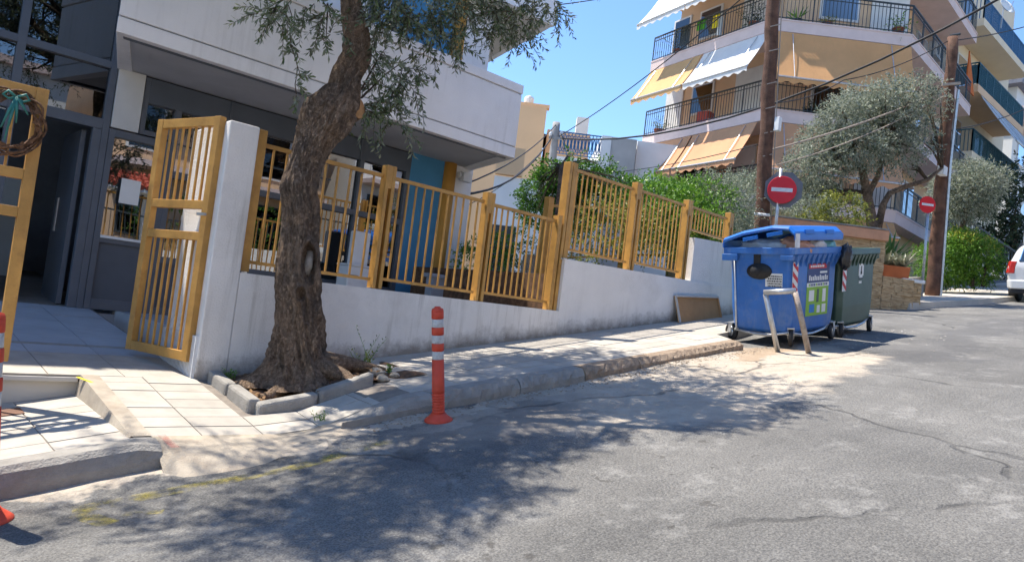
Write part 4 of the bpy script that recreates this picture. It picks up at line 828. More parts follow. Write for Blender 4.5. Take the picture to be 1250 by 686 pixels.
    if blue:
        ps = onfront(-.20, .34, .34, .98, .003, M_POST, 'poster'); onfront(-.20, .34, .74, .98, .0045, M_NAVY, 'poster_heading', ps); onfront(-.20, .34, .69, .74, .0045, M_PRINT, 'poster_band', ps)
        onfront(-.17, .26, .91, .965, .006, M_RED, 'poster_banner', ps); onfront(.10, .28, .85, .875, .006, M_PRINT, 'poster_lettering', ps)
        for i in range(11): x = -.16+i*.043; onfront(x, x+.028, .765, .815 if i % 3 else .83, .006, M_PRINT, 'poster_lettering', ps); onfront(x, x+.026, .70, .73, .006, M_NAVY if i % 4 else M_POST, 'poster_lettering', ps)
        for i in range(8): x = -.14+i*.043; onfront(x, x+.03, .925, .95, .0075, M_PRINT, 'poster_lettering', ps)
        for (x, z, w_, h_, m_) in ((-.14,.52,.12,.13,M_PRINT),(.05,.50,.05,.16,M_BING),(.19,.50,.08,.16,M_PRINT),(-.12,.38,.12,.10,M_PBLUE),(.07,.37,.07,.09,M_PRINT),(.19,.37,.09,.10,M_PRINT)): onfront(x, x+w_, z, z+h_, .006, m_, 'poster_picture', ps)
        xe = lambda z: -(a0+.02+(a1-.01-a0-.02)*(z-zb-.25)/(zt-.1-zb-.25))
        def onend(y0, y1, z0_, z1_, lift, m, nm, par=t): return MB(X).add([(xe(z0_)-lift,y0,z0_),(xe(z0_)-lift,y1,z0_),(xe(z1_)-lift,y1,z1_),(xe(z1_)-lift,y0,z1_)], [(0,1,2,3)]).build(nm, m, par)
        sg = onend(-.30, -.08, .70, .86, .002, M_PRINT, 'sticker')
        for j in range(5):
            y = -.29
            while y < -.11:
                w_ = random.uniform(.010,.022); onend(y, y+w_, .835-j*.029-.018, .835-j*.029, .0035, M_INK, 'sticker_lettering', sg); y += w_+.006
        # straps and support holding the lid
        MB(X).box((-a1-.01,-b1-.045,zt+.036),(-a1+.06,-b1-.02,zt+.20)).build('lid_prop', M_SILV, t)
    else:
        em = onfront(-.02, .14, .80, .96, .003, M_PRINT, 'emblem'); onfront(.01, .11, .775, .80, .003, M_PRINT, 'emblem', em); onfront(.045, .075, .84, .93, .0045, M_INK, 'emblem_figure', em); onfront(.035, .085, .82, .86, .0047, M_INK, 'emblem_figure', em); onfront(.0, .09, .70, .73, .003, M_PRINT, 'label_strip')
        onfront(-.01, .13, .755, .768, .003, M_INK, 'label_text')
    return X
XB = binbox('waste_bin', 'blue wheeled recycling bin overflowing with its lid propped open', 8.80, 4.54, M_BINB, M_LIDB, True, R(-1.5))
XG = binbox('waste_bin', 'dark green wheeled bin standing behind the blue bin', 10.08, 4.57, M_BING, M_BING, False, R(2))
def bag(P, r, m, label, seed, sq=(1,1,1)):
    rg = np.random.default_rng(seed); n, k = 26, 16; vs = []; ph = rg.uniform(0, 6, 6)
    for j in range(k+1):
        for i in range(n):
            a, c = math.pi*j/k, 2*math.pi*i/n; f = 1+.10*math.sin(5*c+3*a+ph[0])+.08*math.sin(9*c-5*a+ph[1])+.06*math.sin(14*c+8*a+ph[2])+.05*math.sin(11*a+ph[3])
            vs.append((P[0]+r*sq[0]*f*math.sin(a)*math.cos(c), P[1]+r*sq[1]*f*math.sin(a)*math.sin(c), P[2]+r*sq[2]*f*math.cos(a)))
    return tag(MB().add(vs, [(j*n+i, j*n+(i+1)%n, (j+1)*n+(i+1)%n, (j+1)*n+i) for j in range(k) for i in range(n)]).build('rubbish_bag', m, smooth=True), label, 'bag')
bag(XB @ Vector((-.25,-.30,1.17)), .20, M_BAGP, 'pinkish rubbish bag bulging under the blue lid', 1, (1.2,.8,.62)); bag(XB @ Vector((.12,-.33,1.18)), .16, M_BAGW, 'white plastic bag squeezed out under the blue lid', 2, (1.1,.8,.65)); bag(XB @ Vector((.42,-.33,1.17)), .14, M_BAGT, 'pale teal plastic bag at the corner of the blue bin', 3, (1.1,.8,.7)); bag(XB @ Vector((.60,-.50,1.04)), .10, M_BAGK, 'black bag hanging over the rim between the bins', 4, (.9,.7,1.5)); bag(XB @ Vector((-.42,.0,1.15)), .22, mat('clear_bag', (.33,.40,.48), .3, .2, 9), 'clear bluish bag seen through the gap below the blue lid', 5, (.6,1.6,.5))
# ---- steel hoop
hb = thing('steel_hoop', 'leaning galvanised steel hoop in front of the blue bin', 'barrier', onroad(970, 425)); p1, p2 = onroad(951, 428), onroad(989, 431)
def up_to(p, x, y, dt=.12): return at(x, y, p.dot(fw)-dt)
t1, t2 = up_to(p1, 934, 357), up_to(p2, 970, 355); m2_ = up_to(p2, 978, 388)
MB().tube([p1-Vector((0,0,.05)), t1.lerp(p1,.03)], .030, 12).build('leg', M_GALV, hb, smooth=True); MB().tube([p2-Vector((0,0,.05)), m2_, t2.lerp(m2_,.03)], .032, 12).build('leg', M_RUSTP, hb, smooth=True); MB().tube([t1+(t1-t2)*.04, t2+(t2-t1)*.03], .032, 12).build('crossbar', M_GALV, hb, smooth=True)
# ---- loose grit and litter in the gutter
def litter(name, label, n, fx, m, r0, r1):
    b = MB(); 
    for i in range(n):
        x, y, z = fx(); r = random.uniform(r0, r1); h = r*.6; vs = [(x+r*random.uniform(.6,1)*math.cos(a), y+r*random.uniform(.6,1)*math.sin(a), z) for a in (0,1.26,2.5,3.77,5.0)]
        b.add(vs+[(x, y, z+h)], [(k, (k+1)%5, 5) for k in range(5)])
    return tag(b.build(name, m), label, 'debris', kind='stuff')
def gut():
    x = random.uniform(2.8, 8.4); y = 4.45-abs(random.gauss(0,.12)); return x, y, roadz(x, y)
def dustp():
    x = random.gauss(6.6, 1.6); y = min(4.4, random.gauss(3.9,.45)); return x, y, roadz(x, y)
def binp():
    x = random.uniform(8.4, 11.6); y = random.gauss(4.0,.35); return x, y, roadz(x, y)
litter('gravel', 'tan grit and pebbles along the kerb gutter', 500, gut, M_KERBT, .005, .017); litter('gravel', 'fine pebbles on the sandy patch of road', 500, dustp, M_APRON, .004, .012); litter('litter', 'scraps and pebbles around the bins', 90, binp, mat('litter_grey', (.30,.28,.26), .8, .4, 30), .006, .028)
S_ = np.array([[*( (lambda q: (q[0], q[1], q[2]+.006))(gut()) )] for _ in range(160)]); a_ = rng.uniform(0, 6.28, 160); leafmesh('leaf_litter', S_, np.stack([np.cos(a_), np.sin(a_), np.zeros(160)], 1), np.stack([-np.sin(a_), np.cos(a_), rng.uniform(-.3,.3,160)], 1), rng.uniform(.02,.05,160), rng.uniform(.008,.016,160), leafmat('dead_leaf', (.10,.05,.02), (.30,.17,.07), None, .1, .8)); tag(bpy.data.objects['leaf_litter'], 'dry leaves scattered in the gutter', 'leaves', kind='stuff')
a2 = rng.uniform(0, 6.28, 220); S_ = np.stack([rng.uniform(2.36,3.4,220), rng.uniform(5.1,5.95,220), np.zeros(220)], 1); S_[:, 2] = [pav(x, y)+.075 for x, y, z in S_]; tag(leafmesh('leaf_litter', S_, np.stack([np.cos(a2), np.sin(a2), rng.uniform(-.2,.5,220)], 1), np.stack([-np.sin(a2), np.cos(a2), rng.uniform(-.5,.5,220)], 1), rng.uniform(.03,.07,220), rng.uniform(.01,.03,220), bpy.data.materials['dead_leaf']), 'dry brown leaves lying on the planter soil', 'leaves', kind='stuff')
#@@
# ================================================================== APARTMENT BLOCK ON THE CORNER
M_PINK = mat('pink_render', (.62,.42,.32), .85, .06, 1, .1, 30); M_PEACH = mat('peach_render', (.60,.42,.27), .85, .06, .8, .1, 30); M_FASCIA = mat('fascia_paint', (.62,.50,.47), .85, .06, 2, dirt=.25, dirtc=(.4,.32,.29), dscale=1.5)
M_CREAMW = mat('cream_render', (.66,.58,.44), .85, .05, 1, dirt=.2, dirtc=(.42,.35,.26), dscale=.8); M_OCHB = mat('ochre_base', (.50,.38,.20), .9, .08, 1.2); M_WHR = mat('white_render', (.70,.70,.68), .85, .04, 1.4)
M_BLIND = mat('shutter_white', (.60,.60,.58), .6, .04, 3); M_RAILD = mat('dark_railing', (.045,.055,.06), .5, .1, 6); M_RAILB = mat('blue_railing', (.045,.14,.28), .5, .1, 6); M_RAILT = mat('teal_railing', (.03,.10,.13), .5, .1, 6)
def cloth(name, c): 
    m = mat(name, c, .9, .06, 1.1, .08, 40, dirt=.3, dirtc=tuple(v*.75 for v in c), dscale=1.2, trans=.3, streak=.3); return m
M_AWY = cloth('yellow_awning', (.72,.46,.22)); M_AWW = cloth('white_awning', (.80,.79,.77)); M_AWO = cloth('peach_awning', (.72,.40,.22)); M_AWD = cloth('orange_awning', (.74,.42,.19)); M_AWG = cloth('grey_awning', (.56,.60,.64))
M_WIN = glassmat('dark_window_glass', (.08,.09,.10), 1.8)
A = at(945, 23, 24.5); B_ = at(1116, 25, 24.5); A.z = B_.z = 0
dl = Vector((math.sin(R(12.3)), math.cos(R(12.3)), 0)); dr = Vector((math.sin(R(86)), math.cos(R(86)), 0)); df = (B_-A).normalized()
L0 = A+dl*6.15; R0 = B_+dr*8.2; outer = [L0, A, B_, R0]
nl = Vector((-dl.y, dl.x, 0)); nf = Vector((df.y, -df.x, 0)); nr = Vector((dr.y, -dr.x, 0))          # outward normals
nl = nl if nl.x < 0 else -nl; nf = nf if nf.y < 0 else -nf; nr = nr if nr.y < 0 else -nr
def isect(p, d, q, e):
    k = d.x*e.y-d.y*e.x; t = ((q.x-p.x)*e.y-(q.y-p.y)*e.x)/k; return p+d*t
off = 1.3; wA = isect(A-nl*off, dl, A-nf*off, df); wB = isect(A-nf*off, df, B_-nr*off, dr); wL = L0-nl*off; wR = R0-nr*off
apt = thing('apartment_block', 'peach corner apartment block with angled balconies and awnings', 'building', (wA.x, wA.y, gz(wA.x)))
back = [wR+Vector((0,12,0)), wL+Vector((9,5.5,0))]
core = MB(); core.prism([(p.x, p.y) for p in (wL, wA, wB, wR, *back)], gz(20)-1, 17.5); core.build('wall', M_PEACH, apt)
sk = MB(); gp = [p+(-n_)*.55 for p, n_ in ((L0,nl),(A,(nl+nf).normalized()),(B_,(nf+nr).normalized()),(R0,nr))]; sk.prism([(p.x, p.y) for p in gp]+[(wR.x, wR.y+1), (wL.x+1, wL.y+1)], gz(20)-1, 4.6); sk.build('base_wall', M_OCHB, apt)
SLZ = [4.95, 7.82, 10.86, 13.9]
def mitre(o):
    a = isect(A+nl*o, dl, A+nf*o, df); b2 = isect(A+nf*o, df, B_+nr*o, dr); return [L0+nl*o, a, b2, R0+nr*o]
for k, z in enumerate(SLZ):
    pi = [wL+Vector((.3,.2,0)), wA, wB, wR+Vector((0,.3,0))]; po = mitre(0)
    MB().prism([(p.x, p.y) for p in po+pi[::-1]], z-.40, z).build('balcony_slab', M_FASCIA, apt)
    mt = mitre(.02); MB().prism([(p.x, p.y) for p in mt+[q for q in mitre(-.12)][::-1]], z-.035, z+.012).build('slab_edge', M_FASCIA, apt)
    # railing: handrail, bottom rail, posts; bars joined (a few pixels wide)
    r1 = mitre(-.06); 
    for i in range(3):
        p, q = r1[i], r1[i+1]; MB().bar(p+Vector((0,0,z+1.0)), q+Vector((0,0,z+1.0)), .05, .045).build('handrail', M_RAILD, apt); MB().bar(p+Vector((0,0,z+.86)), q+Vector((0,0,z+.86)), .025).build('rail', M_RAILD, apt); MB().bar(p+Vector((0,0,z+.09)), q+Vector((0,0,z+.09)), .025).build('rail', M_RAILD, apt)
        br = MB(); n = int((q-p).length/.125)
        for j in range(n+1):
            c = p.lerp(q, j/n); br.bar(c+Vector((0,0,z)), c+Vector((0,0,z+.98)), .035 if j % 10 == 0 else .016)
        br.build('railing_bars', M_RAILD, apt, kind='stuff')
def awning(p, d, s0, s1, n_, z, out, drop, m, par=apt, val=.22, arms=True):
    a, c = p+d*s0, p+d*s1; o = n_*out; th = n_*.012
    b = MB(); nn = 8
    t0 = [a+Vector((0,0,z)), c+Vector((0,0,z))]; t1 = [a+o+Vector((0,0,z-drop)), c+o+Vector((0,0,z-drop))]
    sag = .05; rows = []
    for i in range(nn+1):
        f = i/nn; rows.append([t0[0].lerp(t1[0], f)-n_*sag*math.sin(math.pi*f), t0[1].lerp(t1[1], f)-n_*sag*math.sin(math.pi*f)])
    vs = [v for r_ in rows for v in r_]; k = len(vs); vs += [v-th-Vector((0,0,.008)) for v in vs]
    fs = [(2*i, 2*i+1, 2*i+3, 2*i+2) for i in range(nn)]; fs += [tuple(k+x for x in f[::-1]) for f in fs]; fs += [(2*i, 2*i+2, k+2*i+2, k+2*i) for i in range(nn)]+[(2*i+3, 2*i+1, k+2*i+1, k+2*i+3) for i in range(nn)]+[(1, 0, k, k+1)]
    b.add(vs, fs); aw = b.build('awning', m, par, smooth=False)
    MB().tube([t1[0], t1[1]], .035, 8).build('front_bar', M_GALV, aw)
    if val:
        v = MB(); n = int((c-a).length/.09); pts_ = []
        for i in range(n+1):
            q = t1[0].lerp(t1[1], i/n); dz = val*(.8+.2*math.sin(i*1.35)); pts_ += [q-Vector((0,0,.02)), q-Vector((0,0,dz)), q-Vector((0,0,.02))-n_*.008, q-Vector((0,0,dz))-n_*.008]
        v.add(pts_, [f for i in range(n) for f in ((4*i, 4*i+1, 4*i+5, 4*i+4), (4*i+2, 4*i+6, 4*i+7, 4*i+3), (4*i+1, 4*i+3, 4*i+7, 4*i+5))]); v.build('valance', m, aw)
    if arms:
        for f in (.12, .85): e = a.lerp(c, f); MB().tube([e+Vector((0,0,z-.05))+n_*.04, e+o+Vector((0,0,z-drop))+n_*.03], .013, 6).build('awning_arm', M_GALV, aw)
    return aw
z3, z2, z1 = SLZ[2]-.42, SLZ[1]-.42, SLZ[0]-.42
awning(A, dl, 6.05, 3.35, nl, SLZ[3]-.40, 1.0, 1.45, M_AWW); awning(A, dl, 3.3, .6, nl, SLZ[3]-.40, 1.0, 1.45, M_AWW)
awning(A, dl, 6.1, 3.25, nl, z3, .85, 1.38, M_AWY); awning(A, dl, 3.15, .15, nl, z3, .85, 1.38, M_AWW)
awning(A, dl, 6.0, 3.35, nl, z2, .85, 1.42, M_AWO); awning(A, dl, 3.25, .25, nl, z2, .85, 1.42, M_AWO)
awning(A, df, .12, 4.62, nf, z3, .62, 1.72, M_AWD); awning(A, df, .15, 4.5, nf, z2, .62, 1.7, M_AWO)
awning(A, df, 2.9, 4.6, nf, z1, .5, .55, M_AWD, val=.15)
# windows on the set-back walls; pale closed shutters stand in for light under awnings
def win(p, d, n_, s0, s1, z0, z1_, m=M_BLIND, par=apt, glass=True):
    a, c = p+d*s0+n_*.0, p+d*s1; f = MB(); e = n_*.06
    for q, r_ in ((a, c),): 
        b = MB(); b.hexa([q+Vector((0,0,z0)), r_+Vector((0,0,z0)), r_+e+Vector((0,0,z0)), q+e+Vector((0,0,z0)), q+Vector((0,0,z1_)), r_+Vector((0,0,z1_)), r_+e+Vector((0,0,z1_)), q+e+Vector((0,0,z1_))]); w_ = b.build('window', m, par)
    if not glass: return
    ins = (c-a).normalized()*.09; g = MB(); e2 = n_*.07; q, r_ = a+ins, c-ins; g.hexa([q+Vector((0,0,z0+.08)), r_+Vector((0,0,z0+.08)), r_+e2+Vector((0,0,z0+.08)), q+e2+Vector((0,0,z0+.08)), q+Vector((0,0,z1_-.08)), r_+Vector((0,0,z1_-.08)), r_+e2+Vector((0,0,z1_-.08)), q+e2+Vector((0,0,z1_-.08))]); g.build('pane', M_WIN, w_)
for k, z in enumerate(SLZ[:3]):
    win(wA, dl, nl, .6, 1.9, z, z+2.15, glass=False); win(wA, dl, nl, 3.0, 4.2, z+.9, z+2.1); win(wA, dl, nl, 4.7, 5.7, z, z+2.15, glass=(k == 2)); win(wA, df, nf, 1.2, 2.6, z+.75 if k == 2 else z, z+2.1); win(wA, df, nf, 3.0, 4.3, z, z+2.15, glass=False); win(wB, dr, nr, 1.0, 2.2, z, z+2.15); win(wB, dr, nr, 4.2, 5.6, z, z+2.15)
rf = MB(); rf.prism([(p.x, p.y) for p in mitre(0)+[wR+Vector((0,12,0)), wL+Vector((9,5.5,0))]], 16.6, 17.0); rf.build('roof', M_FASCIA, apt)
# air conditioners
def ac(P, d, n_, label):
    t = thing('air_conditioner', label, 'air conditioner', P); X = Matrix(((d.x, n_.x, 0, P.x), (d.y, n_.y, 0, P.y), (0, 0, 1, P.z), (0, 0, 0, 1)))
    MB(X).box((-.4,0,0),(.4,.3,.58)).build('casing', M_WHR, t, bevel=.02); MB(X).lathe([(.001,.305),(.21,.303),(.22,.29)], (-.1,0,.29), 20, 1).build('fan_grille', M_RAILD, t); MB(X).box((.17,.3,.06),(.36,.306,.52)).build('side_grille', M_RAILD, t); MB(X).box((-.35,-.02,-.06),(.35,.32,-.01)).build('bracket', M_GALV, t)
ac(wB+dr*6.3+Vector((0,0,SLZ[2]+1.75)), dr, nr, 'white air conditioner on the peach wall below the top balcony')
# balcony plants, chairs
def pot(P, r, h, ht, label, m=M_HEDGE, lw=.07, n=26, pm=None, spiky=False):
    t = thing('potted_plant', label, 'plant', P); MB().lathe([(r*.7,0),(r,h),(r*1.05,h),(r*.9,h-.02)], P, 12).build('pot', pm or mat('clay_pot', (.36,.13,.07), .8, .1, 5), t, smooth=True)
    s = np.array([[P[0], P[1], P[2]+h]]*n)+rng.normal(size=(n, 3))*r*.3; d = unit(rng.normal(size=(n, 3))*(.6 if spiky else .8)+np.array([0,0,.9]))
    if spiky: leafmesh('leaves', s, d, unit(np.cross(d, rng.normal(size=(n,3)))), np.full(n, ht), np.full(n, lw), m, t)
    else: (Aa, _) = twig_leaves(s, d, np.full(n, ht), 10, lw, lw*.5, .2); leafmesh('leaves', *Aa, m, t)
pp_ = lambda d0, s, n_, z: tuple(A+d0*s-n_*.35+Vector((0,0,z)))
pot(pp_(dl,5.6,nl,SLZ[1]), .22, .25, .5, 'leafy pot plant at the far end of the middle balcony', M_VINE); pot(pp_(df,.9,nf,SLZ[2]), .16, .2, .5, 'spiky pot plant on the top balcony above the orange awning', M_HEDGE, .06, 14, M_BLACK, True); pot(pp_(df,1.9,nf,SLZ[2]), .18, .2, .3, 'bushy brown pot plant on the top balcony', M_VINE, .06); pot(pp_(df,4.3,nf,SLZ[2]), .2, .3, .55, 'green pot plant at the top balcony corner', M_HEDGE, .09); pot(pp_(df,1.6,nf,SLZ[1]), .2, .22, .3, 'low dark pot plant on the middle balcony behind the pole', M_DKLEAF, .06, 26, M_BLACK); pot(pp_(dl,5.0,nl,SLZ[2]), .2, .3, .9, 'tall pale plant behind the top balcony rail', M_GREYL, .08); pot(pp_(dl,1.2,nl,SLZ[2]), .2, .3, .7, 'dark green plant behind the pole on the top balcony', M_DKLEAF, .09, 40)
rb = MB(); q = A+dl*3.1-nl*.35+Vector((0,0,SLZ[1])); rb.box((q.x-.2,q.y-.25,q.z),(q.x+.2,q.y+.25,q.z+.5)); tag(rb.build('red_crate', mat('red_plastic', (.42,.06,.03), .6), bevel=.03), 'red box on the middle balcony behind the rail', 'crate')
cl = MB()
for i, (s, m_, w_, h_) in enumerate(((4.2,M_RAILD,.5,.7),(3.4,mat('green_cloth', (.10,.42,.03), .9),.45,.3),(2.7,mat('yellow_cloth', (.75,.62,.03), .9),.35,.45),(2.5,M_AWG,.25,.6))):
    q = A+dl*s-nl*.15+Vector((0,0,SLZ[2]+(.95 if i != 3 else .75))); b = MB(); e = dl*w_
    b.hexa([q-Vector((0,0,h_)), q+e-Vector((0,0,h_*.9)), q+e-Vector((0,0,h_*.9))+nl*.02, q-Vector((0,0,h_))+nl*.02, q+Vector((0,0,.1)), q+e+Vector((0,0,.1)), q+e+nl*.02+Vector((0,0,.1)), q+nl*.02+Vector((0,0,.1))]); tag(b.build('hanging_cloth', m_), ['dark', 'bright green', 'yellow', 'pale grey'][i]+' cloth hanging at the top left balcony', 'cloth')
# ================================================================== SECOND BUILDING (blue railings)
C0 = at(1201, 31, 33); z0 = C0.z; b2 = thing('apartment_block', 'cream apartment block with blue balcony railings beyond the corner block', 'building', (C0.x, C0.y+1.4, gz(40)))
bx0 = C0.x-2.2; MB().box((bx0, C0.y+1.35, gz(38)-2), (C0.x+9.5, C0.y+13, z0+4.5)).build('wall', M_CREAMW, b2)
for k in range(4):
    z = z0-.0-3.02*k; x1 = C0.x+7.6; MB().box((C0.x, C0.y, z), (x1, C0.y+1.34, z+.34)).build('balcony_slab', M_CREAMW if k != 1 else M_PEACH, b2)
    m = (M_RAILB, M_RAILT, M_RAILT, M_RAILT)[k]; zz = z+.34
    if k == 3: continue
    for p, q in (((C0.x+.05,C0.y+1.3),(C0.x+.05,C0.y+.06)), ((C0.x+.05,C0.y+.06),(x1-.05,C0.y+.06)), ((x1-.05,C0.y+.06),(x1-.05,C0.y+1.3))):
        P_, Q_ = Vector((*p, zz)), Vector((*q, zz)); U = Vector((0,0,1)); MB().bar(P_+U*1.0, Q_+U*1.0, .05).build('handrail', m, b2); br = MB(); n = max(2, int((Q_-P_).length/.14))
        for j in range(n+1): c = P_.lerp(Q_, j/n); br.bar(c, c+U*.98, .03 if j % 8 else .05)
        br.build('railing_bars', m, b2, kind='stuff')
        if k == 1: MB().bar(P_+U*.5+Vector((.03,.03,0)), Q_+U*.5+Vector((.03,.03,0)), .012, .85).build('railing_panel', M_RAILT, b2)
    win(Vector((C0.x+1.2, C0.y+1.35, 0)), Vector((1,0,0)), Vector((0,-1,0)), 0, 1.3, zz, zz+2.1, par=b2); win(Vector((C0.x+4.6, C0.y+1.35, 0)), Vector((1,0,0)), Vector((0,-1,0)), 0, 1.3, zz, zz+2.1, par=b2)
for s0, s1 in ((.5,3.7),(3.9,7.2)): awning(Vector((C0.x, C0.y, 0)), Vector((1,0,0)), s0, s1, Vector((0,-1,0)), z0-3.05, 1.5, 2.2, M_AWG, b2, val=0)
ac(Vector((C0.x-.5, C0.y+1.34, z0-.95)), Vector((1,0,0)), Vector((0,-1,0)), 'air conditioner on the cream wall under the blue railing balcony'); ac(Vector((C0.x+8.6, C0.y+1.34, z0-1.8)), Vector((1,0,0)), Vector((0,-1,0)), 'air conditioner on the cream wall past the end of the teal railing')
dsh = thing('satellite_dish', 'white satellite dish on the blue railing of the top balcony', 'dish', (C0.x+2.5, C0.y+.3, z0+1.3)); Xd = Matrix.Translation((C0.x+2.6, C0.y-.05, z0+1.75)) @ Matrix.Rotation(R(62), 4, 'X') @ Matrix.Rotation(R(-20), 4, 'Y'); MB(Xd).lathe([(.02,.0),(.25,.04),(.42,.13),(.42,.14),(.25,.05),(.02,.012)], n=22).build('reflector', M_WHR, dsh, smooth=True); MB().bar((C0.x+2.6,C0.y+.05,z0+.8),(C0.x+2.6,C0.y+.02,z0+1.75),.05).build('mast', M_GALV, dsh); MB().bar(Xd @ Vector((.3,0,.1)), Xd @ Vector((0,0,.45)), .02).build('arm', M_GALV, dsh)
orc = MB(); q = at(1185, 85, 31.5); orc.hexa([q+Vector((-.35,0,-.9)), q+Vector((.75,0,-.95)), q+Vector((.75,.05,-.95)), q+Vector((-.35,.05,-.9)), q+Vector((-.3,0,.7)), q+Vector((-.05,0,.3)), q+Vector((-.05,.05,.3)), q+Vector((-.3,.05,.7))]); tag(orc.build('hanging_cloth', mat('orange_cloth', (.50,.13,.03), .9)), 'orange cloth hung over the balcony between the blocks', 'cloth')
# third block closing the street at the edge
D0 = at(1241, 118, 44); b3 = thing('apartment_block', 'grey block closing the street at the edge of the photo', 'building', (D0.x, D0.y, gz(50))); MB().box((D0.x, D0.y, gz(48)-2), (D0.x+8, D0.y+9, D0.z+.6)).build('wall', M_WHR, b3); MB().box((D0.x-.6, D0.y-1.2, D0.z-1.3), (D0.x+8, D0.y, D0.z-.8)).build('balcony_slab', M_FASCIA, b3); MB().box((D0.x-.7, D0.y-.4, D0.z+.6), (D0.x+8.4, D0.y+9.2, D0.z+.9)).build('roof', mat('grey_roof', (.2,.21,.25), .8), b3); win(Vector((D0.x+1,D0.y,0)), Vector((1,0,0)), Vector((0,-1,0)), 0, 1.4, D0.z-3.8, D0.z-1.5, par=b3)

# ================================================================== BUILDINGS BEHIND, LEFT
def fp(x0, x1, ytop, t, ybot=330):                            # block facing the camera: footprint along the view plane
    a, c = at(x0, ytop, t), at(x1, ytop+.122*(x1-x0), t); e = (c-a); e.z = 0; return a, c, e.normalized()
def block(name, label, x0, x1, ytop, t, m, depth=7, cat='building'):
    a, c, e = fp(x0, x1, ytop, t); n_ = Vector((e.y, -e.x, 0)); n_ = n_ if n_.dot(fw) > 0 else -n_
    th = thing(name, label, cat, (a.x, a.y, 0)); pts_ = [a, c, c+n_*depth, a+n_*depth]; MB().prism([(p.x, p.y) for p in pts_], -1, a.z).build('wall', m, th); return th, a, c, e, n_
M_PCH = mat('old_peach_render', (.68,.45,.26), .9, .05, .6, .1, 20)
t_, a, c, e, n_ = block('house', 'tall windowless peach house wall behind the balcony corner', 556, 668, 118, 33, M_PCH, 8)
MB().prism([((a+e*.0).x, (a).y), (c.x+.15, c.y), (c.x+.15-n_.x*-.4, c.y-n_.y*-.4), (a.x+n_.x*.4, a.y+n_.y*.4)], a.z+.002, a.z+.15).build('parapet_coping', M_PCH, t_)
ca = c+n_*3.5; MB().hexa([(c+n_*1.6+Vector((0,0,-.9))), (c+n_*1.6+e*2.2+Vector((0,0,-1.1))), (c+n_*4+e*2.2+Vector((0,0,-1.1))), (c+n_*4+Vector((0,0,-.9))), (c+n_*1.6+Vector((0,0,-.78))), (c+n_*1.6+e*2.2+Vector((0,0,-.98))), (c+n_*4+e*2.2+Vector((0,0,-.98))), (c+n_*4+Vector((0,0,-.78)))]).build('canopy', M_WOODP, t_); MB().bar(c+n_*1.7+e*1.2+Vector((0,0,-1)), c+n_*1.7+e*1.2+Vector((0,0,-3.4)), .08).build('canopy_post', M_RAILB, t_)
un = MB(); q = at(648, 121, 33.5); un.box((q.x-.3,q.y-.2,a.z+.1),(q.x+.1,q.y+.2,a.z+.55)); tag(un.build('roof_tank', M_WHR, bevel=.15), 'pale water tank on the peach house roof beside the parapet', 'tank')
t_, a, c, e, n_ = block('house', 'lower peach house wing behind the far utility pole', 668.5, 721, 158, 34, M_PCH, 8); ch = c-e*.7
MB().prism([(ch.x, ch.y), (ch.x+e.x*.55, ch.y+e.y*.55), (ch.x+e.x*.55+n_.x*.5, ch.y+e.y*.55+n_.y*.5), (ch.x+n_.x*.5, ch.y+n_.y*.5)], a.z-.1, a.z+.75).build('chimney', M_WHR, t_)
t_, a, c, e, n_ = block('house', 'white terrace house wall between the balcony and the citrus tree', 604, 705, 214, 24, M_WHR, 5)
MB().bar(a+Vector((0,0,.5))+n_*.05, a+e*.9+Vector((0,0,.5))+n_*.05, .35, .9).build('terrace_pier', M_PCH, t_); MB().hexa([a+e*.05+Vector((0,0,-3.2))-n_*.01, a+e*.9+Vector((0,0,-3.2))-n_*.01, a+e*.9+Vector((0,0,-3.2))+n_*.1, a+e*.05+Vector((0,0,-3.2))+n_*.1, a+e*.05+Vector((0,0,-1.6))-n_*.01, a+e*.9+Vector((0,0,-1.6))-n_*.01, a+e*.9+Vector((0,0,-1.6))+n_*.1, a+e*.05+Vector((0,0,-1.6))+n_*.1]).build('window', M_RAILD, t_)
t_, a, c, e, n_ = block('house', 'low white house with ornate terrace rail behind the citrus tree', 676, 736, 190, 27, M_WHR, 4)
b = MB(); U = Vector((0,0,1)); b.bar(a+U*.9, c+U*.9, .04); b.bar(a+U*.1, c+U*.1, .03); n = 14
for j in range(n):
    p = a.lerp(c, (j+.5)/n); b.tube([p+U*.5+(e*math.cos(k)*.11+U*math.sin(k)*.32) for k in [i*.628 for i in range(11)]], .018, 5); b.bar(p+U*.1, p+U*.9, .02)
b.build('ornate_railing', M_RAILB, t_, kind='stuff')
t_, a, c, e, n_ = block('house', 'plain concrete stair house in front of the corner block', 737, 778, 166, 27, mat('grey_render', (.40,.39,.37), .9, .08, 1.5, dirt=.3, dirtc=(.25,.24,.22)), 4)
MB().prism([(a.x-e.x*.05-n_.x*.03, a.y-e.y*.05-n_.y*.03), (a.x+e.x*.3-n_.x*.03, a.y+e.y*.3-n_.y*.03), (a.x+e.x*.3+n_.x*4, a.y+e.y*.3+n_.y*4), (a.x-e.x*.05+n_.x*4, a.y-e.y*.05+n_.y*4)], -1, a.z+.004).build('white_corner', M_WHR, t_)
t_, a, c, e, n_ = block('house', 'white plastered wall between the stair house and the corner block', 778.5, 830, 172, 27.5, M_WHR, 4)
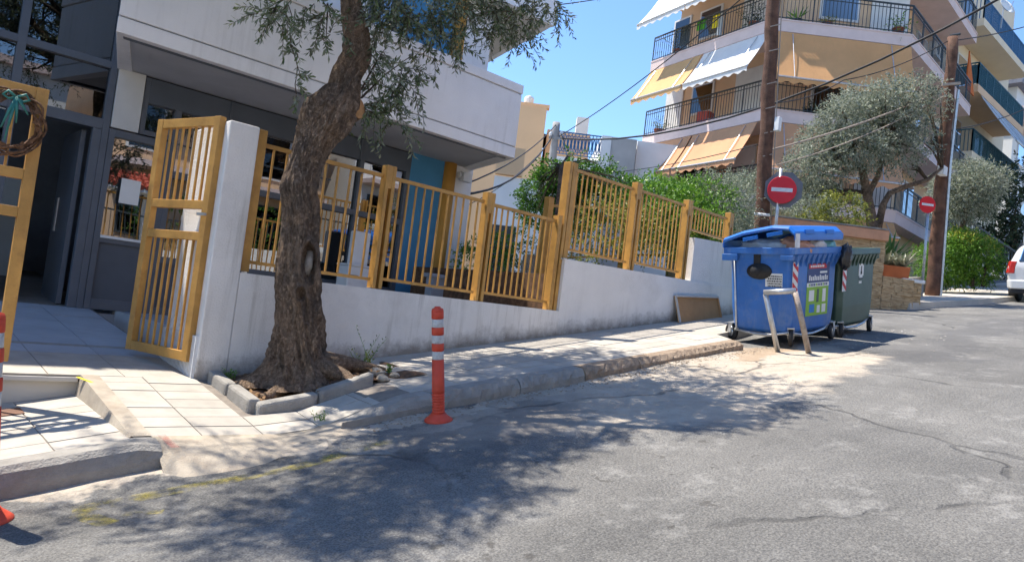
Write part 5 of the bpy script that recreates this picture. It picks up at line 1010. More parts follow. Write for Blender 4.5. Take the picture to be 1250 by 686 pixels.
# ================================================================== UTILITY POLES, SIGNS, CABLES
def pole(p0, p1, r0_, r1_, m, label, n=14): 
    t = thing('utility_pole', label, 'pole', p0); k = 18; pts_ = [Vector(p0).lerp(Vector(p1), i/k) for i in range(k+1)]
    b = MB(); b.tube([q+Vector((.012*math.sin(i*2.1), .012*math.cos(i*1.7), 0)) for i, q in enumerate(pts_)], [r0_+(r1_-r0_)*i/k+.006*math.sin(i*1.9) for i in range(k+1)], n); b.build('shaft', m, t, smooth=True); return t, pts_
p1t = at(947, -60, 15); p1b = at(929.5, 290, 15); dd = (p1b-p1t).normalized(); p1b = p1b+dd*((p1b.z-gz(p1b.x))/-dd.z)
u1, pp1 = pole(p1b-Vector((0,0,.2)), p1t, .155, .125, M_WOODP, 'dark brown wooden utility pole behind the blue bin')
for y in (262, 240, 188, 160, 130, 100, 60, 30):
    q = at(930+(280-y)*.0575, y, 14.87); MB().bar(q+rt*.14, q-rt*.06+Vector((0,0,-.05)), .02).build('step_iron', M_CABLEL, u1)
MB().tube([at(940,285,14.86), at(945,200,14.86), at(950,90,14.86), at(955,0,14.86)], .012, 5).build('conduit', M_CABLEL, u1)
MB().tube([at(920.5,261,14.86), at(930,262,14.8), at(939,263,14.86)], .03, 6).build('band', M_SILV, u1)
bq = at(948.5, 152, 14.8); tag(MB().box((bq.x-.05,bq.y-.07,bq.z-.14),(bq.x+.06,bq.y+.04,bq.z+.14)).build('junction_box', M_WHR, bevel=.01), 'pale grey junction box on the brown pole over the bins', 'box')
p2b = at(1138, 362, 18); p2t = at(1163.5, 46, 18)
u2, pp2 = pole(p2b-Vector((0,0,.1)), p2t, .165, .12, M_WOODP, 'tall wooden utility pole on the far pavement beside the hedge')
MB().tube([at(1148,362,17.9), at(1160,200,17.9), at(1170,110,17.9)], .035, 8).build('conduit', M_GALV, u2); MB().bar(at(1150,104,17.85), at(1172,102,17.85), .06).build('crossarm', M_CABLEL, u2); MB().tube([at(1160,44,18), at(1172,42,18)], .03, 6).build('crossarm', M_RAILD, u2)
bq = at(1149, 209, 17.8); tag(MB().box((bq.x-.13,bq.y-.1,bq.z-.11),(bq.x+.13,bq.y+.05,bq.z+.11)).build('meter_box', M_WHR, bevel=.01), 'white box fixed on the far pavement pole', 'box')
p3t = at(679.5, 150, 26); p3b = Vector((at(672, 230, 26).x, at(672, 230, 26).y, 1.5)); u3, pp3 = pole(p3b, p3t, .16, .13, M_CONCP, 'slim grey utility pole rising behind the citrus tree'); MB().bar(at(670,168,25.9), at(690,170,25.9), .08).build('crossarm', M_CONCP, u3); 
for x in (672, 685): MB().lathe([(.05,0),(.07,.08),(.04,.16)], at(x, 166, 25.9), 8).build('insulator', M_WHR, u3)
def roundsign(P, r, facing, label, polebase, oct_=False, polepx=None):
    t = thing('road_sign', label, 'sign', polebase); f = Vector(facing).normalized(); ex = f.cross(Vector((0,0,1))).normalized(); ex = -ex; X = Matrix(((ex.x, f.x, 0, P.x), (ex.y, f.y, 0, P.y), (ex.z, f.z, 1, P.z), (0,0,0,1)))
    MB(X).lathe([(.001,.012),(r*.97,.012),(r,.008),(r,-.004),(.001,-.006)], n=36, axis=1).build('disc', M_SIGNR, t); MB(X).box((-r*.72,.0125,-r*.14),(r*.72,.016,r*.14)).build('white_bar', M_SILV, t)
    if oct_:
        R8 = r*1.38; pts_ = [(R8*math.cos(math.pi/8+k*math.pi/4), R8*math.sin(math.pi/8+k*math.pi/4)) for k in range(8)]; b = MB(X @ Matrix.Translation((.03, 0, .02))); b.add([(x, -.05, z) for x, z in pts_]+[(x, -.058, z) for x, z in pts_], [tuple(range(8)), tuple(range(8, 16))[::-1]]+[(i, 8+i, 8+(i+1)%8, (i+1)%8) for i in range(8)]); b.build('stop_sign_back', M_SIGNB, t)
    return t
sgp = at(954.5, 232, 14.6); sb_ = Vector((sgp.x, sgp.y, gz(sgp.x))); s1_ = roundsign(sgp, .275, (-.86,-.5,0), 'round red no-entry sign beside the brown pole behind the bins', sb_, True); pq = at(947, 262, 14.66); MB().tube([at(942,330,14.66), at(953.5,206,14.66)], .03, 10).build('sign_post', M_GALV, s1_, smooth=True)
sgp = at(1132, 250, 17.4); pb = at(1124, 371, 17.4); s2_ = roundsign(sgp, .20, (-.62,-.78,0), 'small red no-entry sign on the far pavement pole', pb); MB().tube([pb-Vector((0,0,.1)), at(1134.5,240,17.45)], .03, 10).build('sign_post', M_GALV, s2_, smooth=True)
bs = at(1254, 255, 21); s3_ = thing('road_sign', 'pale blue round sign above the white car', 'sign', (bs.x, bs.y, gz(bs.x))); X3 = Matrix.Translation(bs) @ Matrix.Rotation(R(60), 4, 'Z'); MB(X3).lathe([(.001,.01),(.2,.01),(.2,-.005),(.001,-.006)], n=28, axis=1).build('disc', mat('sign_blue', (.25,.42,.60), .4), s3_); MB().tube([bs, Vector((bs.x, bs.y, gz(bs.x)))], .03, 8).build('sign_post', M_GALV, s3_)
def cable(px, r, m, label, sag=.0):
    P_ = [at(*q) for q in px]; out = []
    for i in range(len(P_)-1):
        for j in range(10): f = j/10; out.append(P_[i].lerp(P_[i+1], f)-Vector((0,0,sag*4*f*(1-f))))
    out.append(P_[-1]); return tag(MB().tube(out, r, 6).build('cable', m, smooth=True), label, 'cable', 'overhead cables')
cable([(681,169,26),(1240,-12,16)], .028, M_CABLE, 'thick black cable sagging from the grey pole across the corner block', 1.05)
cable([(682,167,26),(907,-3,18)], .016, M_CABLE, 'thin dark wire rising from the grey pole past the awnings', .2)
cable([(679,152,26),(560,228,12)], .016, M_CABLE, 'upper black cable running behind the balcony to the grey pole', .25); cable([(674,167,26),(556,238,12)], .024, M_CABLE, 'thick lower cable running behind the balcony to the grey pole', .5)
cable([(672,172,26),(545,262,13)], .010, M_CABLE, 'thin slack wire below the black cables near the white house', .3)
cable([(1162,106,18),(930,186,15)], .022, M_CABLEL, 'pale twisted cable between the two wooden poles', .12); cable([(1162,112,18),(931,206,15)], .014, M_CABLEL, 'second pale cable just below the twisted one', .2); cable([(929,176,15),(690,212,26)], .010, M_CABLE, 'thin wire from the brown pole toward the white houses', .2)
cable([(1158,50,18),(1030,98,18.5),(935,126,15)], .012, M_CABLE, 'thin dark wire from the far pole top to the brown pole', .15); cable([(1163,50,18),(1262,30,20)], .014, M_CABLE, 'wire leaving the far pole top toward the blue railings', .05); cable([(1165,158,18),(1262,128,20)], .014, M_CABLE, 'wire from the far pole toward the grey awning', .1)
cable([(684,160,26),(700,205,23)], .012, M_CABLE, 'service drop falling from the grey pole to the terrace house', .2); cable([(686,165,26),(712,205,24)], .012, M_CABLE, 'outer service drop falling beside its neighbour from the grey pole', .2); cable([(748,-4,20),(610,12,14)], .012, M_CABLE, 'single wire crossing the open sky above the upper balcony', .05)
# ================================================================== CORNER GARDEN
M_STONE = bpy.data.materials.new('ledge_stone')
def ledge():
    t, ns, lk = nodes(M_STONE); b = ns['Principled BSDF']; g = N(t, 'ShaderNodeNewGeometry'); n1 = N(t, 'ShaderNodeTexNoise', inp={'Scale': 9, 'Detail': 6}); mp = N(t, 'ShaderNodeMapping'); mp.inputs['Scale'].default_value = (1,1,5); lk.new(g.outputs['Position'], mp.inputs[0]); lk.new(mp.outputs[0], n1.inputs['Vector'])
    r = N(t, 'ShaderNodeValToRGB'); r.color_ramp.elements[0].position = .3; r.color_ramp.elements[1].position = .7; r.color_ramp.elements[0].color = (.30,.19,.09,1); r.color_ramp.elements[1].color = (.58,.43,.25,1); lk.new(n1.outputs[0], r.inputs[0]); lk.new(r.outputs[0], b.inputs['Base Color']); b.inputs['Roughness'].default_value = .9
ledge()
def stonewall(p, q, z0_, z1_, par, ch=.055, thick=.22):
    p, q = Vector(p), Vector(q); d = (q-p).normalized(); L = (q-p).length; n_ = Vector((d.y, -d.x, 0)); n_ = n_ if n_.dot(fw) < 0 else -n_; b = MB(); z = z0_; rg = random.Random(3)
    b.hexa([p+Vector((0,0,z0_)), q+Vector((0,0,z0_)), q-n_*thick+Vector((0,0,z0_)), p-n_*thick+Vector((0,0,z0_)), p+Vector((0,0,z1_)), q+Vector((0,0,z1_)), q-n_*thick+Vector((0,0,z1_)), p-n_*thick+Vector((0,0,z1_))])
    while z < z1_-.01:
        h = rg.uniform(.035,.06); s = -rg.uniform(0,.2)
        while s < L:
            e = min(L, s+rg.uniform(.15,.4)); o = n_*rg.uniform(.006,.03); a, c = p+d*max(0, s+.004), p+d*(e-.004); zz = min(z1_, z+h-.006)
            b.hexa([a+Vector((0,0,z)), c+Vector((0,0,z)), c+o+Vector((0,0,z)), a+o+Vector((0,0,z)), a+Vector((0,0,zz)), c+Vector((0,0,zz)), c+o+Vector((0,0,zz)), a+o+Vector((0,0,zz))]); s = e
        z += h
    o = b.build('ledge_stones', M_STONE, par); o['kind'] = 'stuff'; return o
gw = thing('garden_wall', 'stone-clad garden wall with terracotta coping behind the bins', 'wall', (15, 6.8, .9)); g1, g2_ = Vector((13.85,7.55,0)), Vector((15.55,6.02,0)); g3 = Vector((16.15,5.62,0))
stonewall(g1, g2_, gz(14)-.2, 2.42, gw); n_ = Vector((.67,.74,0)); d_ = (g2_-g1).normalized()
MB().hexa([p+Vector((0,0,zz)) for zz in (2.42, 2.64) for p in (g1-n_*.09-d_*.1, g2_-n_*.09+d_*.02, g2_+n_*.3+d_*.02, g1+n_*.3-d_*.1)]).build('coping', mat('terracotta_coping', (.56,.29,.17), .85, .1, 4, .3, 30, dirt=.2, dirtc=(.35,.2,.13)), gw, bevel=.02)
MB().hexa([p+Vector((0,0,zz)) for zz in (2.643, 2.67) for p in (g1-n_*.1-d_*.1, g2_-n_*.1+d_*.02, g2_+n_*.3+d_*.02, g1+n_*.3-d_*.1)]).build('coping_cap', M_CONC, gw)
gw2 = thing('garden_wall', 'low stone-clad wall and pillar under the terracotta trough', 'wall', (15.9, 5.8, 1)); stonewall(g2_+Vector((.0,-.01,0)), g3, gz(16)-.2, 1.72, gw2)
pq = at(1105, 377, 15.3); stonewall(Vector((pq.x-.16,pq.y+.05,0)), Vector((pq.x+.15,pq.y-.22,0)), gz(pq.x)-.2, 1.68, gw2, thick=.28); MB().hexa([Vector((pq.x-.19,pq.y+.02,zz)) + k for zz in (1.69,1.76) for k in (Vector((0,0,0)), Vector((.36,-.3,0)), Vector((.6,0,0)), Vector((.24,.3,0)))]).build('white_cap', M_WHR, gw2, bevel=.008)
lw = MB(); lw.prism([(16.3,6.6),(24,7.4),(24,7.6),(16.3,6.8)], lambda p: gz(p[0])-.1, lambda p: gz(p[0])+.55); tag(lw.build('garden_wall', M_CONC), 'low concrete wall under the clipped hedge', 'wall')
tr = thing('plant_trough', 'terracotta trough with agaves on the stone wall', 'planter', at(1087, 330, 15.4)); a, c = at(1065, 330, 15.3), at(1110, 331, 15.3); e = (c-a); zc = 1.725; k = 1
MB().hexa([Vector((p.x, p.y, zz)) for zz, f in ((zc, .0), (zc+.27, .03)) for p in (a-n_*f-e*f*.5, c-n_*f+e*f*.5, c+n_*(.3+f)+e*f*.5, a+n_*(.3+f)-e*f*.5)]).build('trough', mat('terracotta', (.48,.14,.05), .8, .1, 5), tr, bevel=.012); MB().hexa([Vector((p.x, p.y, zz)) for zz in (zc+.22, zc+.272) for p in (a+n_*.03+e*.04, c+n_*.03-e*.04, c+n_*.27-e*.04, a+n_*.27+e*.04)]).build('soil', M_SOIL, tr)
def rosette(P, L, W, n, m, label, cat='plant', name='agave', el=(.25,1.3), trunk=0):
    t = thing(name, label, cat, P); P = Vector(P)
    if trunk: MB().tube([P, P+Vector((0,0,trunk))], [.09,.07], 8).build('stem', M_BARKS, t, smooth=True); P = P+Vector((0,0,trunk))
    b = MB()
    for i in range(n):
        a_, q = i*2.4, el[0]+(el[1]-el[0])*random.random(); d0 = Vector((math.cos(a_)*math.cos(q), math.sin(a_)*math.cos(q), math.sin(q))); s = d0.cross(Vector((0,0,1))).normalized(); l = L*random.uniform(.7,1.1); pts_ = []
        for f, w_ in ((0,.7),(.3,1),(.65,.7),(1,.04)):
            c_ = P+d0*l*f-Vector((0,0,.16*l*f*f)); nn = s.cross(d0)*W*.18; pts_ += [c_-s*W*w_/2, c_-nn*w_, c_+s*W*w_/2]
        b.add(pts_, [(j*3+x, j*3+x+1, (j+1)*3+x+1, (j+1)*3+x) for j in range(3) for x in range(2)])
    b.build('leaves', m, t); return t
gq = lambda x: Vector((a+e*x+n_*.15).to_tuple())+Vector((0,0,0))
for i, x in enumerate((.12,.42,.72,.95)): q = gq(x); rosette((q.x, q.y, zc+.27), (.55,.5,.42,.5)[i], .07, 26, M_AGAVE, ['spiky pale agave at the near end of the trough', 'dry agave in the middle of the trough', 'small agave third along the trough', 'agave at the hedge end of the trough'][i])
q = at(1088, 300, 17); rosette((q.x, q.y, 1.9), .95, .07, 60, M_YUCCA, 'spiky green yucca behind the terracotta trough', name='yucca', el=(.0,1.45), trunk=.35)
def bush(name, label, blobs, n, L, W, m, cat='shrub', stems=0, stemm=None, per=9, tl=.22, group=None, shell=.55, droop=.25):
    c0_ = blobs[0][0]; zb_ = min(b[0][2]-b[1][2] for b in blobs); t = thing(name, label, cat, (c0_[0], c0_[1], zb_), group); vol = [b[1][0]*b[1][1]*b[1][2] for b in blobs]; S_ = []
    for (c_, r_), v in zip(blobs, vol):
        k = max(8, int(n*v/sum(vol)/per)); u_ = unit(rng.normal(size=(k, 3))); f = rng.uniform(shell**3, 1, k)**(1/3); f *= 1+.12*np.sin(u_[:, 0]*5+c_[0])*np.cos(u_[:, 2]*6+c_[1]); S_.append((np.array(c_)+u_*f[:, None]*np.array(r_), u_))
    s = np.concatenate([x[0] for x in S_]); d = unit(np.concatenate([x[1] for x in S_])+rng.normal(size=s.shape)*.6); (Aa, _) = twig_leaves(s, d, rng.uniform(.6,1.2,len(s))*tl, per, L, W, droop); leafmesh('foliage', *Aa, m, t)
    return t, s
# hedge: clipped, with yellow tips
def hedge():
    blobs = [(tuple(at(x, y, 19.6)), r_) for x, y, r_ in ((1152,318,(.55,.5,.66)),(1168,312,(.55,.5,.66)),(1184,312,(.6,.5,.66)),(1198,318,(.5,.5,.58)),(1207,312,(.28,.3,.36)),(1138,318,(.4,.4,.5)),(1122,324,(.4,.4,.45)),(1165,330,(.55,.5,.42)),(1192,333,(.5,.5,.36)),(1176,296,(.35,.4,.3)))]
    t, s = bush('hedge', 'clipped bright green hedge beside the tall pole', blobs, 26000, .055, .03, M_HEDGE, 'hedge', per=8, tl=.16, shell=.75)
    tp = s[(s[:, 2]+.22*(s[:, 0]-s[:, 0].mean())) > np.quantile(s[:, 2]+.22*(s[:, 0]-s[:, 0].mean()), .78)]; k = len(tp)//2; tp = tp[rng.permutation(len(tp))[:k]]; (Aa, _) = twig_leaves(tp, unit(rng.normal(size=tp.shape)+np.array([0,0,1])), np.full(k, .16), 7, .05, .026, 0); leafmesh('yellow_tips', *Aa, M_YTIP, t)
    for x in (1186, 1200): p = at(x, 350, 19.4); MB().tube([p, p+Vector((0,0,.5))], [.06,.04], 7).build('stem', M_BARKS, t)
hedge()
# olive tree in the corner garden
def garden_tree(name, label, trunks, blobs, n, L, W, m, per=10, tl=.28, cat='tree', shell=.45, bw_=.035):
    t, s = bush(name, label, blobs, n, L, W, m, cat, per=per, tl=tl, shell=shell); t.children[0].name = 'crown'; b = MB()
    for pts_, r_ in trunks: b.tube(pts_, r_, 10)
    b.build('trunk', M_BARK, t, smooth=True); br = MB()
    for (c_, r_) in blobs:
        e = min((Vector(p) for pts_, _ in trunks for p in pts_[1:]), key=lambda p: (p-Vector(c_)).length)
        for _ in range(4): q = Vector(c_)+Vector([random.uniform(-.6,.6)*x for x in r_]); br.tube([e, (e+q)/2+Vector((0,0,.1)), q], [bw_,bw_*.6,bw_*.25], 5)
    br.build('branch', M_BARKS, t, smooth=True); return t
T = 17.5; P = lambda x, y, t=T: at(x, y, t)
garden_tree('olive_tree', 'silvery olive tree with forked trunk in the corner garden', [([P(1072,305),P(1066,285),P(1064,268),P(1058,235),P(1052,205),P(1040,180)], [.19,.14,.12,.10,.08,.05]), ([P(1070,285),P(1078,250),P(1086,236),P(1105,228),P(1132,220),P(1150,205)], [.10,.075,.065,.06,.05,.03]), ([P(1059,238),P(1072,215),P(1080,180)], [.08,.06,.03])],
    [(tuple(P(x, y, 17.5+dt)), (r_*1.0, r_*1.0, r_*.78)) for x, y, r_, dt in ((1030,152,.62,0),(1060,128,.62,.4),(1092,122,.55,-.3),(1120,112,.42,0),(1005,172,.55,.3),(990,205,.55,-.2),(1012,205,.5,.4),(1045,178,.6,-.4),(1080,158,.62,.2),(1112,150,.5,.5),(1128,172,.34,0),(1100,185,.42,-.3),(1075,192,.40,.3),(978,240,.42,0),(1000,245,.42,.3),(1035,130,.36,-.5),(1140,130,.28,.2),(1145,105,.22,0),(1060,205,.3,0),(1110,205,.24,.2))], 42000, .085, .026, M_OLIVE2, shell=.25)
garden_tree('olive_tree', 'small olive tree with loose crown behind the tall pole', [([P(1168,330,20),P(1172,290,20),P(1178,262,20),P(1185,235,20)], [.09,.07,.06,.04])], [(tuple(P(1178,228,20)), (.75,.7,.6)), (tuple(P(1200,222,20)), (.55,.55,.5)), (tuple(P(1165,245,20)), (.6,.6,.5)), (tuple(P(1190,250,20)), (.55,.5,.45))], 16000, .09, .027, M_OLIVE2)
garden_tree('street_tree', 'dark leafy tree above the white car', [([P(1240,345,24),P(1238,300,24),P(1236,270,24)], [.15,.12,.08])], [(tuple(P(1235,270,24)), (1.1,1.0,1.3)), (tuple(P(1255,240,24)), (1.2,1.1,1.3)), (tuple(P(1222,300,24)), (.7,.7,.7)), (tuple(P(1250,300,24)), (1.2,1,.9))], 14000, .11, .055, M_DKLEAF)
bush('shrub', 'grey-green olive shrub filling the corner beyond the tall fence', [(tuple(P(878,258,12.6)), (.46,.55,.60)), (tuple(P(860,246,12.6)), (.45,.6,.42)), (tuple(P(893,276,13)), (.28,.35,.35)), (tuple(P(885,230,12.9)), (.27,.35,.28)), (tuple(P(902,250,16.6)), (.6,.5,.7)), (tuple(P(915,235,16.8)), (.5,.5,.5)), (tuple(P(925,268,16.6)), (.5,.5,.5)), (tuple(P(990,262,16.3)), (.5,.5,.42)), (tuple(P(962,278,16.4)), (.7,.5,.4))], 26000, .055, .018, M_GREYL, tl=.24)
bush('shrub', 'leafy green shrub under the peach awnings', [(tuple(P(815,255,12.5)), (.75,.7,.45)), (tuple(P(855,246,12.5)), (.5,.6,.32)), (tuple(P(790,248,12)), (.5,.6,.36)), (tuple(P(830,272,12)), (.8,.6,.45)), (tuple(P(835,232,12.6)), (.22,.25,.2))], 14000, .07, .03, M_HEDGE, tl=.24)
bush('shrub', 'yellow-green shrub beside the no-entry sign', [(tuple(P(1025,262,16.3)), (.6,.5,.4)), (tuple(P(1000,285,16.2)), (.8,.5,.4))], 6000, .07, .035, M_VINE, tl=.22)
# citrus tree and undergrowth behind the fence
T = 10.2
garden_tree('citrus_tree', 'bright green citrus tree behind the fence posts', [([Vector((8.0,7.9,.4)), Vector((7.95,7.85,1.2)), Vector((7.9,7.85,1.8)), Vector((8.0,8.0,2.4))], [.08,.065,.055,.03])], [(tuple(P(690,225)), (.6,.6,.5)), (tuple(P(662,232)), (.42,.45,.42)), (tuple(P(712,216)), (.5,.5,.34)), (tuple(P(745,226)), (.55,.55,.32)), (tuple(P(700,188)), (.13,.16,.16)), (tuple(P(735,200)), (.25,.25,.16)), (tuple(P(668,208)), (.25,.3,.26)), (tuple(P(650,240)), (.3,.35,.3)), (tuple(P(690,250)), (.45,.45,.4)), (tuple(P(725,245)), (.6,.6,.5)), (tuple(P(655,262)), (.42,.4,.3)), (tuple(P(700,265)), (.5,.5,.35)), (tuple(P(778,238)), (.42,.45,.26)), (tuple(P(765,250)), (.5,.5,.35))], 21000, .085, .044, M_CITRUS, per=8, tl=.2, shell=.5, bw_=.012)
bush('creeper', 'yellowish climbing plant tangled behind the tall fence panels', [(tuple(onY(735,275,6.85)), (.45,.28,.42)), (tuple(onY(775,285,6.9)), (.45,.28,.42)), (tuple(onY(810,285,6.9)), (.42,.28,.42)), (tuple(onY(715,300,6.7)), (.28,.2,.25)), (tuple(onY(835,275,7.1)), (.4,.28,.38))], 5200, .05, .028, M_VINE, 'creeper', tl=.2, shell=.2)
bush('shrub', 'low green bush behind the low wall of the courtyard', [(tuple(onY(600,310,8.8)), (.35,.25,.3)), (tuple(onY(578,318,8.9)), (.3,.25,.28)), (tuple(onY(630,300,8.9)), (.28,.25,.26))], 2600, .05, .026, M_HEDGE, tl=.16)
bush('shrub', 'dry dark hedge along the courtyard low wall', [(tuple(onY(625,322,8.95)), (.6,.2,.3)), (tuple(onY(655,330,8.9)), (.4,.2,.25))], 2400, .045, .02, M_DKLEAF, tl=.14)
# courtyard things
MGW = mat('court_wall', (.28,.31,.36), .85, .06, 3); lw = MB(); lw.box((6.0,8.2,-.52),(9.6,8.36,.40)); lw.box((5.95,8.16,.40),(9.6,8.40,.45)); tag(lw.build('courtyard_wall', MGW), 'grey-blue low wall in the courtyard behind the fence', 'wall')
gp_ = thing('green_tarp', 'crumpled green plastic sheet by the courtyard wall', 'tarp', onY(640, 352, 7.7)); o_ = bag(onY(638, 352, 7.75), .17, mat('green_plastic', (.03,.34,.20), .35, .2, 9, spec=.6), 'x', 8, (1.0,.7,.85)); o_.parent = gp_; o_.location = [-v for v in gp_.location]; o_.name = 'sheet'; del o_['label']; del o_['category']; o_['kind'] = 'thing'
wc = thing('white_cabinet', 'white plastic cabinet with tall rear panel against the dark glazing', 'cabinet', (4.85, 8.9, -.52)); cbx = onY(440, 330, 8.9); MB().box((cbx.x-.19,8.9,-.52),(cbx.x+.21,9.2,.42)).build('body', M_WHITE, wc, bevel=.02); MB().box((cbx.x-.05,9.08,.44),(cbx.x+.21,9.22,.92)).build('rear_panel', M_WHITE, wc, bevel=.02); MB().box((cbx.x-.2,8.89,.42),(cbx.x+.22,9.21,.445)).build('lid', M_WHITE, wc); MB().box((cbx.x-.15,8.888,.27),(cbx.x-.03,8.899,.295)).build('slot', M_BLACK, wc)
wp_ = MB(); wp_.tube([onY(303,297,6.5)+Vector((0,0,-.4)), onY(303,297,6.5)], .025, 8); tag(wp_.build('white_pipe', M_WHITE), 'short white pipe standing behind the first fence post', 'pipe')
hs = MB()
for k in range(3): hs.tube([(5.0+.3*k+.08*i, 6.9+.1*math.sin(i*1.1+k), .02+.05*abs(math.sin(i*.8+k))) for i in range(14)], .013, 6)
tag(hs.build('hose', M_BLACK, smooth=True), 'black hose lying along the courtyard side of the low wall', 'hose')
tbl = thing('wooden_crate', 'weathered wooden crate beside the courtyard low wall', 'crate', onY(645,330,8.05)); q = onY(650, 322, 8.05)
for i in range(4): MB().box((q.x-.16+i*.085,7.98,q.z-.45),(q.x-.16+i*.085+.075,8.0,q.z+.12)).build('slat', M_DEADW, tbl)
MB().box((q.x-.17,8.0,q.z-.40),(q.x+.19,8.1,q.z+.10)).build('frame', M_DEADW, tbl)
pf = thing('picket_fence', 'thin white picket screen in the courtyard behind the citrus trunk', 'fence', onY(668,330,8.6))
for i in range(16):
    q = onY(652+i*2.3, 325, 8.6); MB().box((q.x-.012,8.59,.42),(q.x+.012,8.61,1.15+random.uniform(-.03,.03))).build('picket', M_MARBLE, pf)
# ================================================================== CAR
def car(P, ang, label):
    t = thing('parked_car', label, 'car', P); X = Matrix.Translation(P) @ Matrix.Rotation(-math.atan(.136), 4, 'Y') @ Matrix.Rotation(ang, 4, 'Z')
    paint = mat('silver_white_paint', (.60,.61,.62), .3, .03, 3, spec=.5, coat=.6); gl = glassmat('car_glass', (.10,.13,.16), 2.0)
    # stations along the length: x, half width low, half width waist, half width roof, z low, z waist, z roof
    st = [(0,.70,.74,.62,.42,.86,.90),(.06,.80,.83,.64,.30,.90,1.10),(.20,.84,.86,.62,.26,.93,1.50),(.45,.86,.88,.60,.24,.94,1.60),(1.4,.87,.89,.60,.22,.95,1.63),(2.3,.87,.89,.59,.22,.95,1.58),(3.0,.87,.88,.66,.22,.95,1.12),(3.7,.84,.84,.60,.24,.85,.92),(4.15,.76,.76,.5,.30,.70,.76),(4.25,.60,.62,.4,.40,.60,.64)]
    vs = []; n = 12
    for x, wl, ww, wr_, zl, zw, zr in st:
        h = [(wl*.92,zl),(wl,zl+.12),(ww,zw-.12),(ww*.985,zw),((ww*.94+wr_)/2,(zw+zr)/2),(wr_,zr-.03)]; vs += [(x, y, z) for y, z in h]+[(x, -y, z) for y, z in h[::-1]]
    fs = [(i*n+k, i*n+(k+1)%n, (i+1)*n+(k+1)%n, (i+1)*n+k) for i in range(len(st)-1) for k in range(n)]+[tuple(range(n))[::-1], tuple(range((len(st)-1)*n, len(st)*n))]
    bd = MB(X).add(vs, fs).build('body', paint, t, smooth=True); sbm = bd.modifiers.new('s', 'SUBSURF'); sbm.levels = 2; sbm.render_levels = 2
    MB(X).hexa([(.035,-.60,.98),(.035,.60,.98),(.10,.60,.98),(.10,-.60,.98),(.165,-.52,1.44),(.165,.52,1.44),(.23,.52,1.44),(.23,-.52,1.44)]).build('rear_window', gl, t, bevel=.03)
    MB(X).hexa([(-.035,-.72,.34),(-.035,.72,.34),(.12,.83,.34),(.12,-.83,.34),(-.03,-.72,.56),(-.03,.72,.56),(.12,.85,.56),(.12,-.85,.56)]).build('bumper', paint, t, bevel=.03); MB(X).box((-.02,-.75,.22),(.15,.75,.335)).build('lower_bumper', M_BLACK, t, bevel=.02)
    for s in (-1, 1):
        MB(X).hexa([(.0,s*.66,.72),(.0,s*.80,.72),(.16,s*.885,.72),(.16,s*.66,.72),(.03,s*.62,1.02),(.03,s*.74,1.02),(.22,s*.84,1.02),(.22,s*.62,1.02)]).build('tail_light', mat('tail_red', (.42,.02,.015), .25, .05, 9, spec=.6), t, bevel=.02)
        MB(X).hexa([(.55,s*.80,1.0),(2.4,s*.80,1.0),(2.4,s*.87,1.0),(.55,s*.87,1.0),(.62,s*.64,1.50),(2.0,s*.64,1.48),(2.0,s*.70,1.48),(.62,s*.70,1.50)]).build('side_window', gl, t)
        for x in (.75, 3.4):
            w_ = MB(X).lathe([(.18,-.1),(.29,-.1),(.31,-.07),(.31,.07),(.29,.1),(.18,.1)], (x,s*.78,.30), 24, 1).build('wheel', M_BLACK, t, smooth=True); MB(X).lathe([(.001,-.09),(.18,-.08),(.18,.08),(.001,.09)], (x,s*.79,.30), 16, 1).build('rim', M_GALV, w_)
        MB(X).box((2.3,s*.86-.02,.98),(2.42,s*1.02+.0,1.1) if s > 0 else (2.42,s*.86+.02,1.1)).build('mirror', paint, t) if s > 0 else MB(X).box((2.3,-1.02,.98),(2.42,-.86,1.1)).build('mirror', paint, t)
    MB(X).box((-.042,-.26,.62),(-.02,.26,.73)).build('number_plate', M_PRINT, t); MB(X).box((-.01,-.3,.76),(.02,.3,.79)).build('tailgate_trim', M_GALV, t); MB(X).bar((.3,-.55,1.66),(2.2,-.55,1.68),.03).build('roof_rail', M_GALV, t); MB(X).bar((.3,.55,1.66),(2.2,.55,1.68),.03).build('roof_rail', M_GALV, t)
cb = onroad(1228, 369); cpos = at(1228, 369, 18.4); car(Vector((cpos.x, cpos.y-.80, gz(cpos.x))), R(0), 'white minivan parked by the far kerb cut by the photo edge')
# lower garden railing of the corner block, behind the hedge
gr = thing('garden_railing', 'dark iron railing with sloping handrail behind the hedge', 'railing', at(1190, 290, 21)); p, q = at(1150, 248, 21), at(1240, 308, 22.5)
MB().bar(p, q, .05).build('handrail', M_RAILD, gr); MB().bar(p-Vector((0,0,.9)), q-Vector((0,0,.9)), .04).build('rail', M_RAILD, gr); b = MB()
for i in range(30): k = p.lerp(q, (i+.5)/30); b.bar(k, k-Vector((0,0,.9)), .02)
b.build('railing_bars', M_RAILD, gr, kind='stuff')
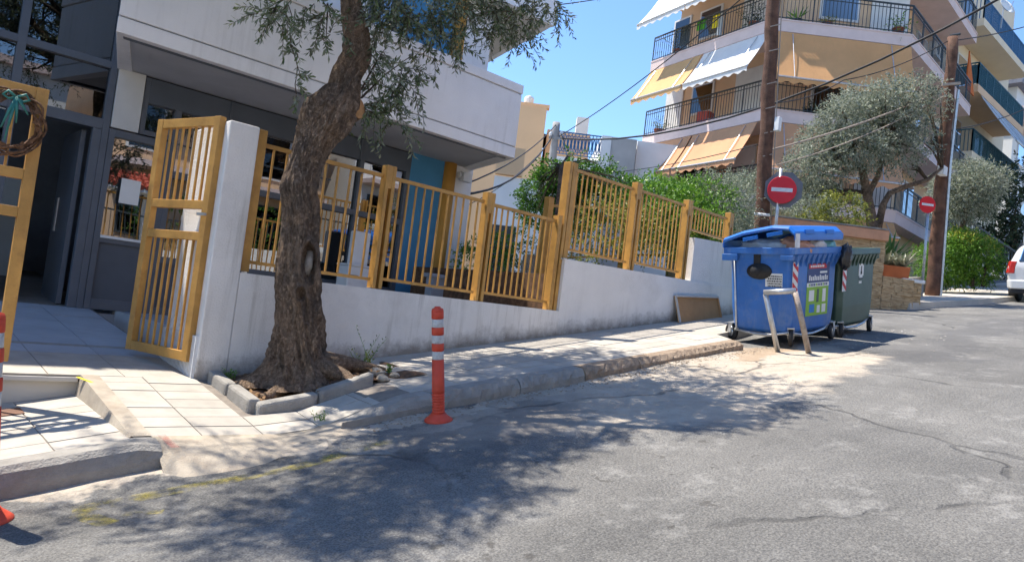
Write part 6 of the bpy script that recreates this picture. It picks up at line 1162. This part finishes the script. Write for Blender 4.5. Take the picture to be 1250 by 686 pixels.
#@@
# ================================================================== OPPOSITE SIDE OF THE STREET (seen mirrored in the glazing)
op = sheet('opposite_pavement', [-20,-8,0,4,8,12,16,24,40], [-5.2,-4.4,-3.4], lambda x, y: gz(x)+.13+max(0, -y-3.5)*.02, M_FARP); struct(op)
ow = thing('garden_wall', 'white garden wall with dark railing across the street', 'wall', (6, -5.3, 0)); 
for i in range(9):
    x0 = -9+i*3.4; zt_ = gz(x0+3.4)+.75; MB().box((x0, -5.4, gz(x0)-.3), (x0+3.39, -5.2, zt_)).build('wall_panel', M_WHR, ow); MB().box((x0+.05,-5.33,zt_+.95),(x0+3.35,-5.29,zt_+1.0)).build('handrail', M_RAILD, ow); MB().box((x0+3.2,-5.42,zt_),(x0+3.45,-5.18,zt_+1.15)).build('pier', M_WHR, ow); br = MB()
    for j in range(22): x = x0+.15+j*.145; br.box((x-.008,-5.318,zt_),(x+.008,-5.302,zt_+.95))
    br.build('railing_bars', M_RAILD, ow, kind='stuff')
for i, (x0, wd_, h_, m_) in enumerate(((-14,10,9.5,M_CREAMW),(-2.5,7.5,7.2,M_WHR),(6.2,8.5,10.5,M_PEACH),(16,9,9,M_WHR))):
    g_ = gz(x0+wd_/2); t = thing('house', ['cream house across the street, lowest of the row', 'white two storey house across the street', 'tall peach house across the street', 'white house across the street, highest of the row'][i], 'building', (x0, -9.5, g_)); MB().box((x0, -18, g_-2), (x0+wd_, -9.5, g_+h_)).build('wall', m_, t); MB().box((x0-.2,-18.2,g_+h_+.002),(x0+wd_+.2,-9.2,g_+h_+.25)).build('roof', M_FASCIA, t)
    for k in range(int(h_//3)):
        zf = g_+.6+3*k
        for j in range(int(wd_//2.4)): win(Vector((x0+.7+2.4*j, -9.5, 0)), Vector((1,0,0)), Vector((0,1,0)), 0, 1.2, zf+.3, zf+2.2, M_BLIND if (j+k) % 2 else M_RAILD, t)
        if k: MB().box((x0+.3,-9.48,zf-.35),(x0+wd_-.3,-8.5,zf-.15)).build('balcony_slab', M_FASCIA, t); MB().box((x0+.3,-8.56,zf+.62),(x0+wd_-.3,-8.5,zf+.68)).build('handrail', M_RAILD, t)
gt = thing('gate_canopy', 'small red tiled canopy on white posts across the street', 'canopy', (5.6, -5.6, 0)); gz_ = gz(6)
for x in (5.3, 6.9): MB().box((x-.13,-5.75,gz_),(x+.13,-5.45,gz_+2.9)).build('post', M_WHR, gt)
M_RT = mat('red_roof_tile', (.40,.085,.05), .8, .12, 6)
for j in range(12):
    for k in range(4): y = -5.05-.2*k; x = 4.95+.19*j; MB().tube([(x,y,gz_+2.85+.12*k),(x,y-.23,gz_+2.97+.12*k)], [.085,.075], 8).build('roof_tile', M_RT, gt)
MB().box((4.85,-5.9,gz_+2.72),(7.25,-5.1,gz_+2.80)).build('roof_board', M_WHR, gt)
bush('hedge', 'green hedge behind the railing across the street', [((x, -6.4, gz(x)+1.5), (1.1,.6,.9)) for x in (2.5, 4.2, 7.8, 9.4, 11.2, 0.6)], 9000, .10, .06, M_CITRUS, 'hedge', tl=.3, shell=.7)
